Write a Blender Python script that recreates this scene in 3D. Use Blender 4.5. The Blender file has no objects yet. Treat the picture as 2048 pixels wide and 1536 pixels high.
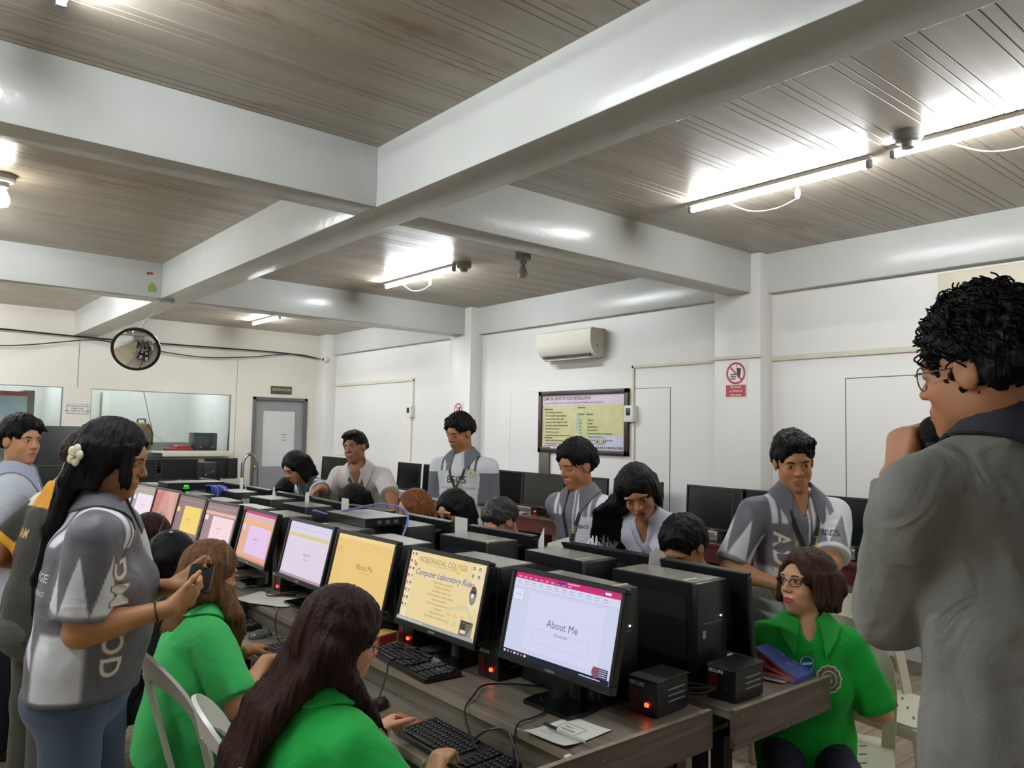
import bpy, bmesh, math, random
import numpy as np
from mathutils import Matrix, Vector, Euler
from mathutils.bvhtree import BVHTree
rnd = random.Random(7)
SC = bpy.context.scene
COL = SC.collection
PI = math.pi
# ---------------------------------------------------------------- camera, world, exposure
W_PX, H_PX, F_PX = 2048, 1536, 1541.86
CAM = np.array([0.0, 0.0, 1.62])
def cam_axes(yaw, pitch, roll):
    cy, sy, cp, sp = math.cos(yaw), math.sin(yaw), math.cos(pitch), math.sin(pitch)
    f = np.array([sy*cp, cy*cp, sp]); r = np.array([cy, -sy, 0.0]); u = np.cross(r, f)
    cr, sr = math.cos(roll), math.sin(roll)
    return cr*r+sr*u, -sr*r+cr*u, f
AX = cam_axes(0.6913, 0.0635, 0.0190)
cam_data = bpy.data.cameras.new('camera'); cam_data.sensor_width = 36.0; cam_data.lens = 36.0*F_PX/W_PX
cam_data.clip_start = 0.05
cam = bpy.data.objects.new('camera', cam_data); COL.objects.link(cam)
mw = Matrix.Identity(4)
for i in range(3):
    mw[i][0], mw[i][1], mw[i][2], mw[i][3] = AX[0][i], AX[1][i], -AX[2][i], CAM[i]
cam.matrix_world = mw
SC.camera = cam
world = bpy.data.worlds.new('world'); SC.world = world; world.use_nodes = True
world.node_tree.nodes['Background'].inputs[0].default_value = (0.75, 0.8, 0.85, 1)
world.node_tree.nodes['Background'].inputs[1].default_value = 0.15
SC.view_settings.view_transform = 'Standard'; SC.view_settings.look = 'None'
SC.view_settings.gamma = 1.0; SC.view_settings.use_curve_mapping = False
SC.view_settings.exposure = 0.0
SC.cycles.max_bounces = 7; SC.cycles.diffuse_bounces = 4; SC.cycles.glossy_bounces = 3
SC.cycles.transparent_max_bounces = 8; SC.cycles.caustics_reflective = False; SC.cycles.caustics_refractive = False
SC.cycles.sample_clamp_indirect = 4.0
try: SC.cycles.use_denoising = True
except Exception: pass
TUBE_POWER = 235.0
# room: X to the right wall, Y into the depth, Z up; metres
ZC, ZB = 3.22, 2.876
XW, XL, YF, YB = 6.0, -2.6, 12.265, -3.6
# ---------------------------------------------------------------- materials
def srgb(c):
    if isinstance(c, str):
        c = [int(c[i:i+2], 16)/255 for i in (0, 2, 4)]
    return tuple(x/12.92 if x <= .04045 else ((x+.055)/1.055)**2.4 for x in c)
MATS = {}
def mat(name, col, rough=.5, metal=0.0, bump=0.0, bscale=40.0, var=0.06, vscale=6.0, spec=.5, emit=0.0, coat=0.0, stretch=(1,1,1), sheen=0):
    """A procedural principled material: noise varies its colour, noise may bump it."""
    if name in MATS: return MATS[name]
    m = bpy.data.materials.new(name); m.use_nodes = True
    nt = m.node_tree; P = nt.nodes['Principled BSDF']; L = nt.links.new
    c = srgb(col)
    P.inputs['Roughness'].default_value = rough; P.inputs['Metallic'].default_value = metal
    P.inputs['Specular IOR Level'].default_value = spec; P.inputs['Coat Weight'].default_value = coat
    if sheen: P.inputs['Sheen Weight'].default_value = sheen
    tc = nt.nodes.new('ShaderNodeTexCoord'); mp = nt.nodes.new('ShaderNodeMapping'); mp.inputs['Scale'].default_value = stretch
    L(tc.outputs['Object'], mp.inputs['Vector'])
    if var > 0:
        n = nt.nodes.new('ShaderNodeTexNoise'); n.inputs['Scale'].default_value = vscale; n.inputs['Detail'].default_value = 4
        L(mp.outputs[0], n.inputs['Vector'])
        r = nt.nodes.new('ShaderNodeValToRGB')
        r.color_ramp.elements[0].position = .3; r.color_ramp.elements[1].position = .7
        r.color_ramp.elements[0].color = (*[x*(1-var) for x in c], 1); r.color_ramp.elements[1].color = (*[min(1, x*(1+var)) for x in c], 1)
        L(n.outputs[0], r.inputs[0]); L(r.outputs[0], P.inputs['Base Color'])
    else: P.inputs['Base Color'].default_value = (*c, 1)
    if bump > 0:
        n2 = nt.nodes.new('ShaderNodeTexNoise'); n2.inputs['Scale'].default_value = bscale; n2.inputs['Detail'].default_value = 3
        b = nt.nodes.new('ShaderNodeBump'); b.inputs['Strength'].default_value = bump; b.inputs['Distance'].default_value = .01
        L(mp.outputs[0], n2.inputs['Vector']); L(n2.outputs[0], b.inputs['Height']); L(b.outputs[0], P.inputs['Normal'])
    if emit > 0:
        P.inputs['Emission Color'].default_value = (*c, 1); P.inputs['Emission Strength'].default_value = emit
    MATS[name] = m
    return m
def emis(name, col, s):
    if name in MATS: return MATS[name]
    m = bpy.data.materials.new(name); m.use_nodes = True; nt = m.node_tree; nt.nodes.clear()
    e = nt.nodes.new('ShaderNodeEmission'); o = nt.nodes.new('ShaderNodeOutputMaterial')
    e.inputs[0].default_value = (*srgb(col), 1); e.inputs[1].default_value = s
    nt.links.new(e.outputs[0], o.inputs[0]); MATS[name] = m
    return m
def scr(col):
    """A screen colour: it glows faintly behind dark glossy glass."""
    name = 'screen_'+(col if isinstance(col, str) else '%02x%02x%02x' % tuple(int(x*255) for x in col))
    if name in MATS: return MATS[name]
    m = bpy.data.materials.new(name); m.use_nodes = True; P = m.node_tree.nodes['Principled BSDF']
    P.inputs['Base Color'].default_value = (.01, .01, .01, 1); P.inputs['Roughness'].default_value = .35; P.inputs['Specular IOR Level'].default_value = .25
    P.inputs['Emission Color'].default_value = (*srgb(col), 1); P.inputs['Emission Strength'].default_value = .95
    MATS[name] = m
    return m
def vcol_mat(name, rough=.8, bump=.25, bscale=60, spec=.3, fold=0.0, sheen=0):
    """Cloth or skin whose woven or printed colour sits in the mesh's colour attribute."""
    if name in MATS: return MATS[name]
    m = bpy.data.materials.new(name); m.use_nodes = True; nt = m.node_tree; P = nt.nodes['Principled BSDF']; L = nt.links.new
    P.inputs['Roughness'].default_value = rough; P.inputs['Specular IOR Level'].default_value = spec
    if sheen: P.inputs['Sheen Weight'].default_value = sheen
    a = nt.nodes.new('ShaderNodeVertexColor'); a.layer_name = 'col'
    tc = nt.nodes.new('ShaderNodeTexCoord')
    n = nt.nodes.new('ShaderNodeTexNoise'); n.inputs['Scale'].default_value = 7; n.inputs['Detail'].default_value = 4
    L(tc.outputs['Object'], n.inputs['Vector'])
    mr = nt.nodes.new('ShaderNodeMapRange'); mr.inputs['To Min'].default_value = .9; mr.inputs['To Max'].default_value = 1.08
    L(n.outputs[0], mr.inputs[0])
    mx = nt.nodes.new('ShaderNodeMix'); mx.data_type = 'RGBA'; mx.blend_type = 'MULTIPLY'; mx.inputs[0].default_value = 1
    L(a.outputs[0], mx.inputs[6]); L(mr.outputs[0], mx.inputs[7]); L(mx.outputs[2], P.inputs['Base Color'])
    n2 = nt.nodes.new('ShaderNodeTexNoise'); n2.inputs['Scale'].default_value = bscale; n2.inputs['Detail'].default_value = 2
    L(tc.outputs['Object'], n2.inputs['Vector'])
    b = nt.nodes.new('ShaderNodeBump'); b.inputs['Strength'].default_value = bump; b.inputs['Distance'].default_value = .004
    L(n2.outputs[0], b.inputs['Height']); last = b
    if fold > 0:
        w = nt.nodes.new('ShaderNodeTexNoise'); w.inputs['Scale'].default_value = 9; w.inputs['Detail'].default_value = 2.5; w.inputs['Distortion'].default_value = 1.2
        L(tc.outputs['Object'], w.inputs['Vector'])
        b2 = nt.nodes.new('ShaderNodeBump'); b2.inputs['Strength'].default_value = fold; b2.inputs['Distance'].default_value = .03
        L(w.outputs[0], b2.inputs['Height']); L(b.outputs[0], b2.inputs['Normal']); last = b2
    L(last.outputs[0], P.inputs['Normal'])
    MATS[name] = m
    return m
# ---------------------------------------------------------------- mesh helpers
def BM(): return bmesh.new()
def T(x=0, y=0, z=0, rz=0, rx=0, ry=0): return Matrix.Translation((x, y, z)) @ Euler((rx, ry, rz)).to_matrix().to_4x4()
def box(bm, c, s, M=None, bev=0.0, seg=2, mat=0):
    r = bmesh.ops.create_cube(bm, size=1.0, matrix=(M or Matrix.Identity(4)) @ Matrix.Translation(c) @ Matrix.Diagonal((*s, 1)))
    fs = {f for v in r['verts'] for f in v.link_faces}
    for f in fs: f.material_index = mat
    if bev > 0:
        es = {e for v in r['verts'] for e in v.link_edges}
        rb = bmesh.ops.bevel(bm, geom=list(es), offset=min(bev, .49*min(s)), segments=seg, profile=.5, affect='EDGES')
        for f in rb['faces']: f.material_index = mat
def quad(bm, pts, mat=0):
    f = bm.faces.new([bm.verts.new(p) for p in pts]); f.material_index = mat
    return f
def prism(bm, poly, d, M=None, mat=0):
    """Extrude a polygon of the XY plane by d along +Z."""
    M = M or Matrix.Identity(4)
    a = [bm.verts.new(M @ Vector((x, y, 0))) for x, y in poly]; b = [bm.verts.new(M @ Vector((x, y, d))) for x, y in poly]
    n = len(poly); fs = [bm.faces.new(a[::-1]), bm.faces.new(b)]
    for i in range(n): fs.append(bm.faces.new((a[i], a[(i+1) % n], b[(i+1) % n], b[i])))
    for f in fs: f.material_index = mat
def tube(bm, pts, r, n=8, mat=0, cap=True, flat=1.0):
    """A tube through pts; r is a radius or one per point; flat squeezes it."""
    pts = [Vector(p) for p in pts]; k = len(pts)
    rs = r if hasattr(r, '__len__') else [r]*k
    up = None; rings = []
    for i in range(k):
        t = (pts[min(i+1, k-1)]-pts[max(i-1, 0)])
        t = t.normalized() if t.length > 1e-9 else Vector((0, 0, 1))
        if up is None: up = t.orthogonal().normalized()
        up = (up-t*up.dot(t)); up = up.normalized() if up.length > 1e-6 else t.orthogonal().normalized()
        s = t.cross(up)
        rings.append([bm.verts.new(pts[i]+(up*math.cos(2*PI*j/n)*flat+s*math.sin(2*PI*j/n))*rs[i]) for j in range(n)])
    for i in range(k-1):
        for j in range(n):
            f = bm.faces.new((rings[i][j], rings[i][(j+1) % n], rings[i+1][(j+1) % n], rings[i+1][j])); f.material_index = mat
    if cap and n > 2:
        bm.faces.new(rings[0][::-1]).material_index = mat; bm.faces.new(rings[-1]).material_index = mat
def lathe(bm, prof, n=24, M=None, mat=0):
    M = M or Matrix.Identity(4); rings = []
    for r, z in prof:
        rings.append([bm.verts.new(M @ Vector((max(r, 1e-5)*math.cos(2*PI*j/n), max(r, 1e-5)*math.sin(2*PI*j/n), z))) for j in range(n)])
    for i in range(len(prof)-1):
        for j in range(n):
            bm.faces.new((rings[i][j], rings[i][(j+1) % n], rings[i+1][(j+1) % n], rings[i+1][j])).material_index = mat
    bm.faces.new(rings[0][::-1]).material_index = mat; bm.faces.new(rings[-1]).material_index = mat
def spline(pts, n=8):
    """Catmull-Rom through pts."""
    P = [np.array(p, float) for p in pts]; P = [2*P[0]-P[1]]+P+[2*P[-1]-P[-2]]; out = []
    for i in range(1, len(P)-2):
        for j in range(n):
            t = j/n
            out.append(.5*((2*P[i])+(-P[i-1]+P[i+1])*t+(2*P[i-1]-5*P[i]+4*P[i+1]-P[i+2])*t*t+(-P[i-1]+3*P[i]-3*P[i+1]+P[i+2])*t**3))
    out.append(P[-2])
    return out
def rrect(w, h, r, n=4, cx=0, cy=0):
    o = []
    for sx, sy, a0 in ((1, 1, 0), (-1, 1, 90), (-1, -1, 180), (1, -1, 270)):
        for i in range(n+1):
            a = math.radians(a0+90*i/n); o.append((cx+sx*(w/2-r)+r*math.cos(a), cy+sy*(h/2-r)+r*math.sin(a)))
    return o
def circ(r, n=20, cx=0, cy=0, sy=1): return [(cx+r*math.cos(2*PI*i/n), cy+sy*r*math.sin(2*PI*i/n)) for i in range(n)]
_TXT = {}
def text_geo(s, bold=0.0):
    if (s, bold) in _TXT: return _TXT[(s, bold)]
    c = bpy.data.curves.new('lettering', 'FONT'); c.body = s; c.size = 1; c.align_x = 'CENTER'; c.align_y = 'CENTER'; c.offset = bold; c.resolution_u = 3
    o = bpy.data.objects.new('lettering', c)
    me = bpy.data.meshes.new_from_object(o)
    vs = [(v.co.x, v.co.y) for v in me.vertices]; fs = [tuple(p.vertices) for p in me.polygons]
    bpy.data.objects.remove(o); bpy.data.curves.remove(c); bpy.data.meshes.remove(me)
    _TXT[(s, bold)] = (vs, fs)
    return vs, fs
def text(bm, s, size, M, mat=0, bold=0.0, width=None):
    vs, fs = text_geo(s, bold)
    if not vs: return
    kx = size
    if width:
        xs = [v[0] for v in vs]; kx = width/max(1e-6, max(xs)-min(xs))
    b = [bm.verts.new(M @ Vector((x*kx, y*size, 0))) for x, y in vs]
    for f in fs:
        try: bm.faces.new([b[i] for i in f]).material_index = mat
        except ValueError: pass
def mesh_obj(name, me, mats, parent=None):
    for m in (mats if isinstance(mats, (list, tuple)) else [mats]): me.materials.append(m)
    o = bpy.data.objects.new(name, me); COL.objects.link(o)
    if parent is not None: o.parent = parent
    return o
def obj(name, bm, mats, parent=None, smooth=35, M=None, normals=True):
    if normals: bmesh.ops.recalc_face_normals(bm, faces=bm.faces[:])
    me = bpy.data.meshes.new(name); bm.to_mesh(me); bm.free()
    if smooth:
        me.polygons.foreach_set('use_smooth', [True]*len(me.polygons)); me.set_sharp_from_angle(angle=math.radians(smooth))
    o = mesh_obj(name, me, mats, parent)
    if M is not None: o.matrix_basis = M
    return o
def thing(name, label, cat, loc=(0, 0, 0), rz=0.0, group=None):
    o = bpy.data.objects.new(name, None); COL.objects.link(o); o.empty_display_size = .05
    o.location = loc; o.rotation_euler = (0, 0, rz)
    return tag(o, label, cat, group)
def tag(o, label, cat, group=None):
    o['label'] = label; o['category'] = cat
    if group: o['group'] = group
    return o
def struct(name, bm, m, parent=None, smooth=35, label=None):
    o = obj(name, bm, m, parent, smooth)
    if parent is None:
        o['kind'] = 'structure'
        if label: o['label'] = label
    return o
def dup(root, loc, rz=None, label=None, group=None):
    r = root.copy(); COL.objects.link(r); r.location = loc
    if rz is not None: r.rotation_euler = (0, 0, rz)
    if label: r['label'] = label
    if group: r['group'] = group
    for ch in list(root.children):
        c = ch.copy(); COL.objects.link(c); c.parent = r
        for g in list(ch.children):
            d = g.copy(); COL.objects.link(d); d.parent = c
    return r
# ---------------------------------------------------------------- room materials
M_wall = mat('wall_white_paint', 'e4e1dd', .38, bump=.05, bscale=25, var=.015, vscale=2)
M_beam = mat('beam_gloss_paint', 'c9c9c5', .25, bump=.22, bscale=16, var=.03, vscale=3)
M_wallfar = mat('far_wall_paint', 'e4ddd2', .5, bump=.05, bscale=25, var=.02, vscale=2)
M_groove = mat('groove_dark', '57524a', .7, var=.05)
M_white = mat('white_plastic', 'e4e2da', .4, var=.03)
M_cream = mat('cream_plastic', 'd9d2bd', .45, var=.04)
M_black = mat('black_plastic', '131416', .34, bump=.06, bscale=300, var=.12)
M_blackg = mat('black_gloss', '08090b', .15, var=.1)
M_metal = mat('steel', 'a7a9ab', .3, metal=1, var=.05)
M_dkmet = mat('dark_steel', '191a1c', .5, metal=.3, var=.1)
M_grey = mat('grey_paint', '8f8e8d', .45, var=.04)
M_dkgrey = mat('dark_grey_paint', '5d5f60', .5, var=.05)
M_tube = emis('lit_tube', 'f4fbff', TUBE_POWER)
M_tube_dim = emis('lit_tube_dim', 'f4f8fa', TUBE_POWER*.62)  # weaker copy of the lit tube, keeps the near right wall less bright
def ceiling_mat():
    m = bpy.data.materials.new('ceiling_pvc_planks'); m.use_nodes = True; nt = m.node_tree; P = nt.nodes['Principled BSDF']; L = nt.links.new
    P.inputs['Roughness'].default_value = .3; P.inputs['Specular IOR Level'].default_value = .6
    tc = nt.nodes.new('ShaderNodeTexCoord')
    mp = nt.nodes.new('ShaderNodeMapping'); mp.inputs['Scale'].default_value = (.25, 6, 1); L(tc.outputs['Object'], mp.inputs[0])
    n = nt.nodes.new('ShaderNodeTexNoise'); n.inputs['Scale'].default_value = 1.6; n.inputs['Detail'].default_value = 3; L(mp.outputs[0], n.inputs[0])
    r = nt.nodes.new('ShaderNodeValToRGB'); e = r.color_ramp.elements
    e[0].position = .3; e[0].color = (*srgb('9c9181'), 1); e[1].position = .72; e[1].color = (*srgb('b3aa9c'), 1); L(n.outputs[0], r.inputs[0])
    # old water stains, brown, with a shape of their own
    mp2 = nt.nodes.new('ShaderNodeMapping'); mp2.inputs['Scale'].default_value = (.55, 1.5, 1); mp2.inputs['Location'].default_value = (.35, -.2, 0); L(tc.outputs['Object'], mp2.inputs[0])
    n2 = nt.nodes.new('ShaderNodeTexNoise'); n2.inputs['Scale'].default_value = 1.5; n2.inputs['Detail'].default_value = 5; n2.inputs['Roughness'].default_value = .65; L(mp2.outputs[0], n2.inputs[0])
    s = nt.nodes.new('ShaderNodeMapRange'); s.inputs['From Min'].default_value = .6; s.inputs['From Max'].default_value = .66; L(n2.outputs[0], s.inputs[0])
    k = nt.nodes.new('ShaderNodeMath'); k.operation = 'MULTIPLY'; k.inputs[1].default_value = .6; L(s.outputs[0], k.inputs[0])
    mx = nt.nodes.new('ShaderNodeMix'); mx.data_type = 'RGBA'; L(k.outputs[0], mx.inputs[0]); L(r.outputs[0], mx.inputs[6]); mx.inputs[7].default_value = (*srgb('8a6f5a'), 1)
    L(mx.outputs[2], P.inputs['Base Color'])
    return m
def wood_mat(name, c0, c1, along='Y', rough=.4, scale=5.0, planks=False):
    m = bpy.data.materials.new(name); m.use_nodes = True; nt = m.node_tree; P = nt.nodes['Principled BSDF']; L = nt.links.new
    P.inputs['Roughness'].default_value = rough
    tc = nt.nodes.new('ShaderNodeTexCoord'); mp = nt.nodes.new('ShaderNodeMapping')
    mp.inputs['Scale'].default_value = {'Y': (14, .7, 14), 'X': (.7, 14, 14)}[along]; L(tc.outputs['Object'], mp.inputs[0])
    n = nt.nodes.new('ShaderNodeTexNoise'); n.inputs['Scale'].default_value = scale; n.inputs['Detail'].default_value = 6; n.inputs['Distortion'].default_value = .4; L(mp.outputs[0], n.inputs[0])
    r = nt.nodes.new('ShaderNodeValToRGB'); e = r.color_ramp.elements
    e[0].position = .32; e[0].color = (*srgb(c0), 1); e[1].position = .68; e[1].color = (*srgb(c1), 1); L(n.outputs[0], r.inputs[0])
    out = r.outputs[0]
    if planks:
        b = nt.nodes.new('ShaderNodeTexBrick'); b.inputs['Scale'].default_value = 1; b.inputs['Brick Width'].default_value = 1.2; b.inputs['Row Height'].default_value = .15
        b.inputs['Mortar Size'].default_value = .003; b.inputs['Color1'].default_value = (1, 1, 1, 1); b.inputs['Color2'].default_value = (.78, .78, .78, 1); b.inputs['Mortar'].default_value = (.35, .3, .25, 1)
        L(tc.outputs['Object'], b.inputs[0])
        mx = nt.nodes.new('ShaderNodeMix'); mx.data_type = 'RGBA'; mx.blend_type = 'MULTIPLY'; mx.inputs[0].default_value = 1; L(out, mx.inputs[6]); L(b.outputs[0], mx.inputs[7]); out = mx.outputs[2]
    L(out, P.inputs['Base Color'])
    MATS[name] = m
    return m
M_desk = wood_mat('desk_laminate', '5f564b', '80776a', 'Y', .38, 3)
M_deskx = wood_mat('desk_laminate_end', '4b4037', '6b6055', 'X', .42, 3)
M_edge = wood_mat('desk_edge_band', '7d7061', '9b8d7b', 'Y', .45, 3)
M_red = wood_mat('mahogany', '3a130f', '561d18', 'Y', .35, 4)
M_floor = wood_mat('floor_vinyl_planks', '8f7f68', 'b3a48c', 'X', .42, 2, True)
M_glass = bpy.data.materials.new('window_glass'); M_glass.use_nodes = True
_n = M_glass.node_tree; _n.nodes.clear()
_o = _n.nodes.new('ShaderNodeOutputMaterial'); _t = _n.nodes.new('ShaderNodeBsdfTransparent'); _g = _n.nodes.new('ShaderNodeBsdfGlossy'); _m = _n.nodes.new('ShaderNodeMixShader'); _f = _n.nodes.new('ShaderNodeFresnel')
_g.inputs['Roughness'].default_value = .03; _f.inputs[0].default_value = 1.5; _t.inputs[0].default_value = (.93, .96, .95, 1)
_n.links.new(_f.outputs[0], _m.inputs[0]); _n.links.new(_t.outputs[0], _m.inputs[1]); _n.links.new(_g.outputs[0], _m.inputs[2]); _n.links.new(_m.outputs[0], _o.inputs[0])
# ---------------------------------------------------------------- shell
b = BM(); box(b, ((XL+XW)/2, (YB+YF+3)/2, -.05), (XW-XL+.4, YF+3-YB+.4, .1)); struct('floor', b, M_floor)
def ceiling():
    b = BM(); prof = []
    y = YB
    k = 0
    while y < YF+.3:
        for w in (.055, .045, .17):
            prof += [(y, 0), (y+w-.007, 0), (y+w-.0035, .007)]
            y += w
    prof.append((y, 0))
    a = [b.verts.new((XL, p, ZC+d)) for p, d in prof]; c = [b.verts.new((XW, p, ZC+d)) for p, d in prof]
    for i in range(len(prof)-1): b.faces.new((a[i], c[i], c[i+1], a[i+1]))
    top = [b.verts.new(p) for p in ((XL, YB, ZC+.08), (XW, YB, ZC+.08), (XW, y, ZC+.08), (XL, y, ZC+.08))]
    b.faces.new(top)
    struct('ceiling', b, ceiling_mat(), smooth=0)
ceiling()
def wall_with_holes(name, axis, at, u0, u1, z1, holes, th, m, z0=0.0):
    """A wall across u0..u1 with rectangular holes (ua, ub, za, zb); axis 'Y' means the plane Y=at."""
    us = sorted({u0, u1, *[h[0] for h in holes], *[h[1] for h in holes]}); zs = sorted({z0, z1, *[h[2] for h in holes], *[h[3] for h in holes]})
    b = BM()
    for i in range(len(us)-1):
        for j in range(len(zs)-1):
            uc, zc = (us[i]+us[i+1])/2, (zs[j]+zs[j+1])/2
            if any(h[0] < uc < h[1] and h[2] < zc < h[3] for h in holes): continue
            s = (us[i+1]-us[i], zs[j+1]-zs[j])
            if axis == 'Y': box(b, (uc, at+th/2, zc), (s[0], th, s[1]))
            else: box(b, (at+th/2, uc, zc), (th, s[0], s[1]))
    bmesh.ops.remove_doubles(b, verts=b.verts[:], dist=1e-4)
    return struct(name, b, m)
HOLES = [(4.72, 5.65, 0.0, 2.13), (2.38, 4.37, 1.16, 2.137), (.2, 2.03, 1.16, 2.142)]
wall_with_holes('wall_far', 'Y', YF, XL, XW+.2, ZC, HOLES, .1, M_wallfar)
b = BM(); box(b, (XW+.1, (YB+YF)/2, ZC/2), (.2, YF-YB+.4, ZC)); struct('wall_right', b, M_wall)
b = BM(); box(b, (XL-.1, (YB+YF)/2, ZC/2), (.2, YF-YB+.4, ZC)); struct('wall_left', b, M_wall)
b = BM(); box(b, ((XL+XW)/2, YB-.1, ZC/2), (XW-XL, .2, ZC)); struct('wall_back', b, M_wall)
# beams: the long one down the room, cross beams between the columns, an edge beam along the right wall
YC = [(-.42, -.13), (3.793, 4.039), (7.998, 8.296)]
def beam(name, x0, x1, y0, y1, label):
    b = BM(); box(b, ((x0+x1)/2, (y0+y1)/2, (ZB+ZC+.04)/2), (x1-x0, y1-y0, ZC+.04-ZB), bev=.006)
    return struct(name, b, M_beam, label=label)
beam('ceiling_beam', 2.121, 2.414, YB, YF, 'long white beam running down the room to the far wall')
beam('ceiling_beam', -2.2, -1.9, YB, YF, 'white beam along the left of the room')
for i, (y0, y1) in enumerate(YC):
    w = ('cross beam above the camera', 'nearer white cross beam meeting the long beam', 'farther white cross beam meeting the long beam')[i]
    beam('ceiling_beam', XL, 2.121, y0, y1, w+', left half'); beam('ceiling_beam', 2.414, XW, y0, y1, w+', right half')
beam('ceiling_beam', 5.93, XW+.02, YB, YF, 'shallow edge beam along the top of the right wall')
for i, (y0, y1) in enumerate(((-.45, .0), (3.70, 4.17), (7.86, 8.32), (11.92, 12.27))):
    b = BM(); box(b, (5.93, (y0+y1)/2, ZC/2), (.24, y1-y0, ZC), bev=.008); struct('column', b, M_wall, label='white column on the right wall, '+('behind the camera', 'the nearer one with the food sign', 'the farther one', 'in the far corner')[i])
# faint panel joints on the right wall and far wall
def trim(n, pts, r, m, label):
    b = BM(); tube(b, pts, r, 4); o = struct('trim_%d' % n, b, m, smooth=0, label=label)
xx = XW-.001
trim(1, [(xx, 7.27, .8), (xx, 7.27, 2.115), (xx, 6.70, 2.11)], .003, M_white, 'thin panel joint left of the rules poster')
trim(2, [(xx, 5.27, 2.10), (xx, 4.816, 2.095), (xx, 4.816, .8)], .004, M_groove, 'panel joint right of the rules poster')
trim(3, [(xx, 3.05, .8), (xx, 3.05, 2.108), (xx, 1.2, 2.12)], .004, M_groove, 'panel joint behind the person in the grey jacket')
yy = YF-.001
trim(4, [(4.45, yy, 1.1), (4.45, yy, 2.72)], .003, M_groove, 'panel joint beside the long window')
trim(5, [(2.2, yy, 2.15), (2.2, yy, 2.86)], .003, M_groove, 'panel joint above the notice')
trim(6, [(xx, 11.9, 1.2), (xx, 11.4, 1.2)], .003, M_groove, 'panel joint near the far corner')
# raceways
def raceway(pts, r, label, g='white cable raceways on the right wall'):
    b = BM()
    for p, q in zip(pts[:-1], pts[1:]):
        p, q = Vector(p), Vector(q); c = (p+q)/2; d = q-p
        s = [max(abs(d[i]), 0)+(r*2 if i != 0 else 0) for i in range(3)]; s[0] = .018 if abs(d[0]) < 1e-6 else abs(d[0])+.018
        box(b, c, s, bev=.003)
    return tag(obj('cable_raceway', b, M_cream), label, 'cable raceway', g)
rx = XW-.01
raceway([(rx, 5.29, 1.92), (rx, 5.29, 2.32), (rx, 4.19, 2.32)], .014, 'cream raceway running up from the switch by the poster and along the wall')
raceway([(5.80, 4.18, 2.32), (5.80, 3.70, 2.32)], .014, 'cream raceway across the face of the column above the food sign')
raceway([(rx, 3.69, 2.315), (rx, .2, 2.30)], .014, 'cream raceway along the wall behind the person in the grey jacket')
raceway([(rx, 5.28, .8), (rx, 5.28, 1.74)], .014, 'cream raceway dropping from the switch box beside the poster')
raceway([(rx, 11.88, 2.375), (rx, 9.47, 2.355), (rx, 9.47, 2.0)], .014, 'cream raceway from the far corner to the left switch box')
raceway([(rx, 9.5, .8), (rx, 9.5, 1.8)], .014, 'cream raceway dropping from the left switch box')
def breaker(y, z, label):
    t = thing('breaker_switch', label, 'switch', (XW, y, z), 0, 'breaker switches on the right wall')
    b = BM(); box(b, (-.035, 0, 0), (.07, .12, .17), bev=.008); obj('switch_box', b, M_white, t)
    b = BM(); box(b, (-.075, 0, .02), (.012, .05, .075), bev=.003); obj('switch_lever', b, M_black, t)
breaker(5.30, 1.84, 'white breaker switch at the right edge of the rules poster')
breaker(9.5, 1.9, 'white breaker switch on the wall left of the farther column')
# ---------------------------------------------------------------- far wall: windows, door
def window(n, x0, x1, z0, z1, label):
    b = BM()
    for c, s in ((((x0+x1)/2, z0), (x1-x0, .02)), (((x0+x1)/2, z1), (x1-x0, .02)), ((x0, (z0+z1)/2), (.02, z1-z0)), ((x1, (z0+z1)/2), (.02, z1-z0))):
        box(b, (c[0], YF+.03, c[1]), (s[0], .05, s[1]))
    t = struct('window_%d' % n, b, M_metal, label=label)
    b = BM(); box(b, ((x0+x1)/2, YF+.035, (z0+z1)/2), (x1-x0, .005, z1-z0)); obj('pane', b, M_glass, t)
window(1, .2, 2.03, 1.16, 2.142, 'office window at the left of the far wall')
window(2, 2.38, 4.37, 1.16, 2.137, 'long office window beside the server room door')
b = BM()
for c, s in (((4.745, 1.065), (.05, 2.13)), ((5.625, 1.065), (.05, 2.13)), ((5.185, 2.105), (.93, .05))): box(b, (c[0], YF+.03, c[1]), (s[0], .12, s[1]), bev=.004)
dr = struct('door_1', b, M_dkgrey, label='grey server room door')
b = BM()
for c, s in (((4.84, 1.04), (.14, 2.08)), ((5.53, 1.04), (.14, 2.08)), ((5.185, 2.0), (.55, .16)), ((5.185, .5), (.55, 1.0))): box(b, (c[0], YF+.035, c[1]), (s[0], .04, s[1]))
obj('door_leaf', b, M_grey, dr)
b = BM(); box(b, (5.185, YF+.035, 1.46), (.55, .008, .92)); obj('pane', b, mat('frosted_pane', 'd3d6d3', .12, var=.02), dr)
b = BM(); lathe(b, [(.03, 0), (.03, .01), (.012, .02), (.012, .04), (.028, .05), (.032, .065), (.02, .08), (0, .082)], 16, T(4.8, YF+.012, .99, rx=PI/2)); obj('door_knob', b, mat('brass', 'c9a552', .25, metal=1), dr)
b = BM()
for k, w in enumerate((.09, .06, .075)): box(b, (5.28, YF+.0295, 1.52-k*.045), (w, .001, .008))
obj('notice_lines', b, M_dkgrey, dr)
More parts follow.
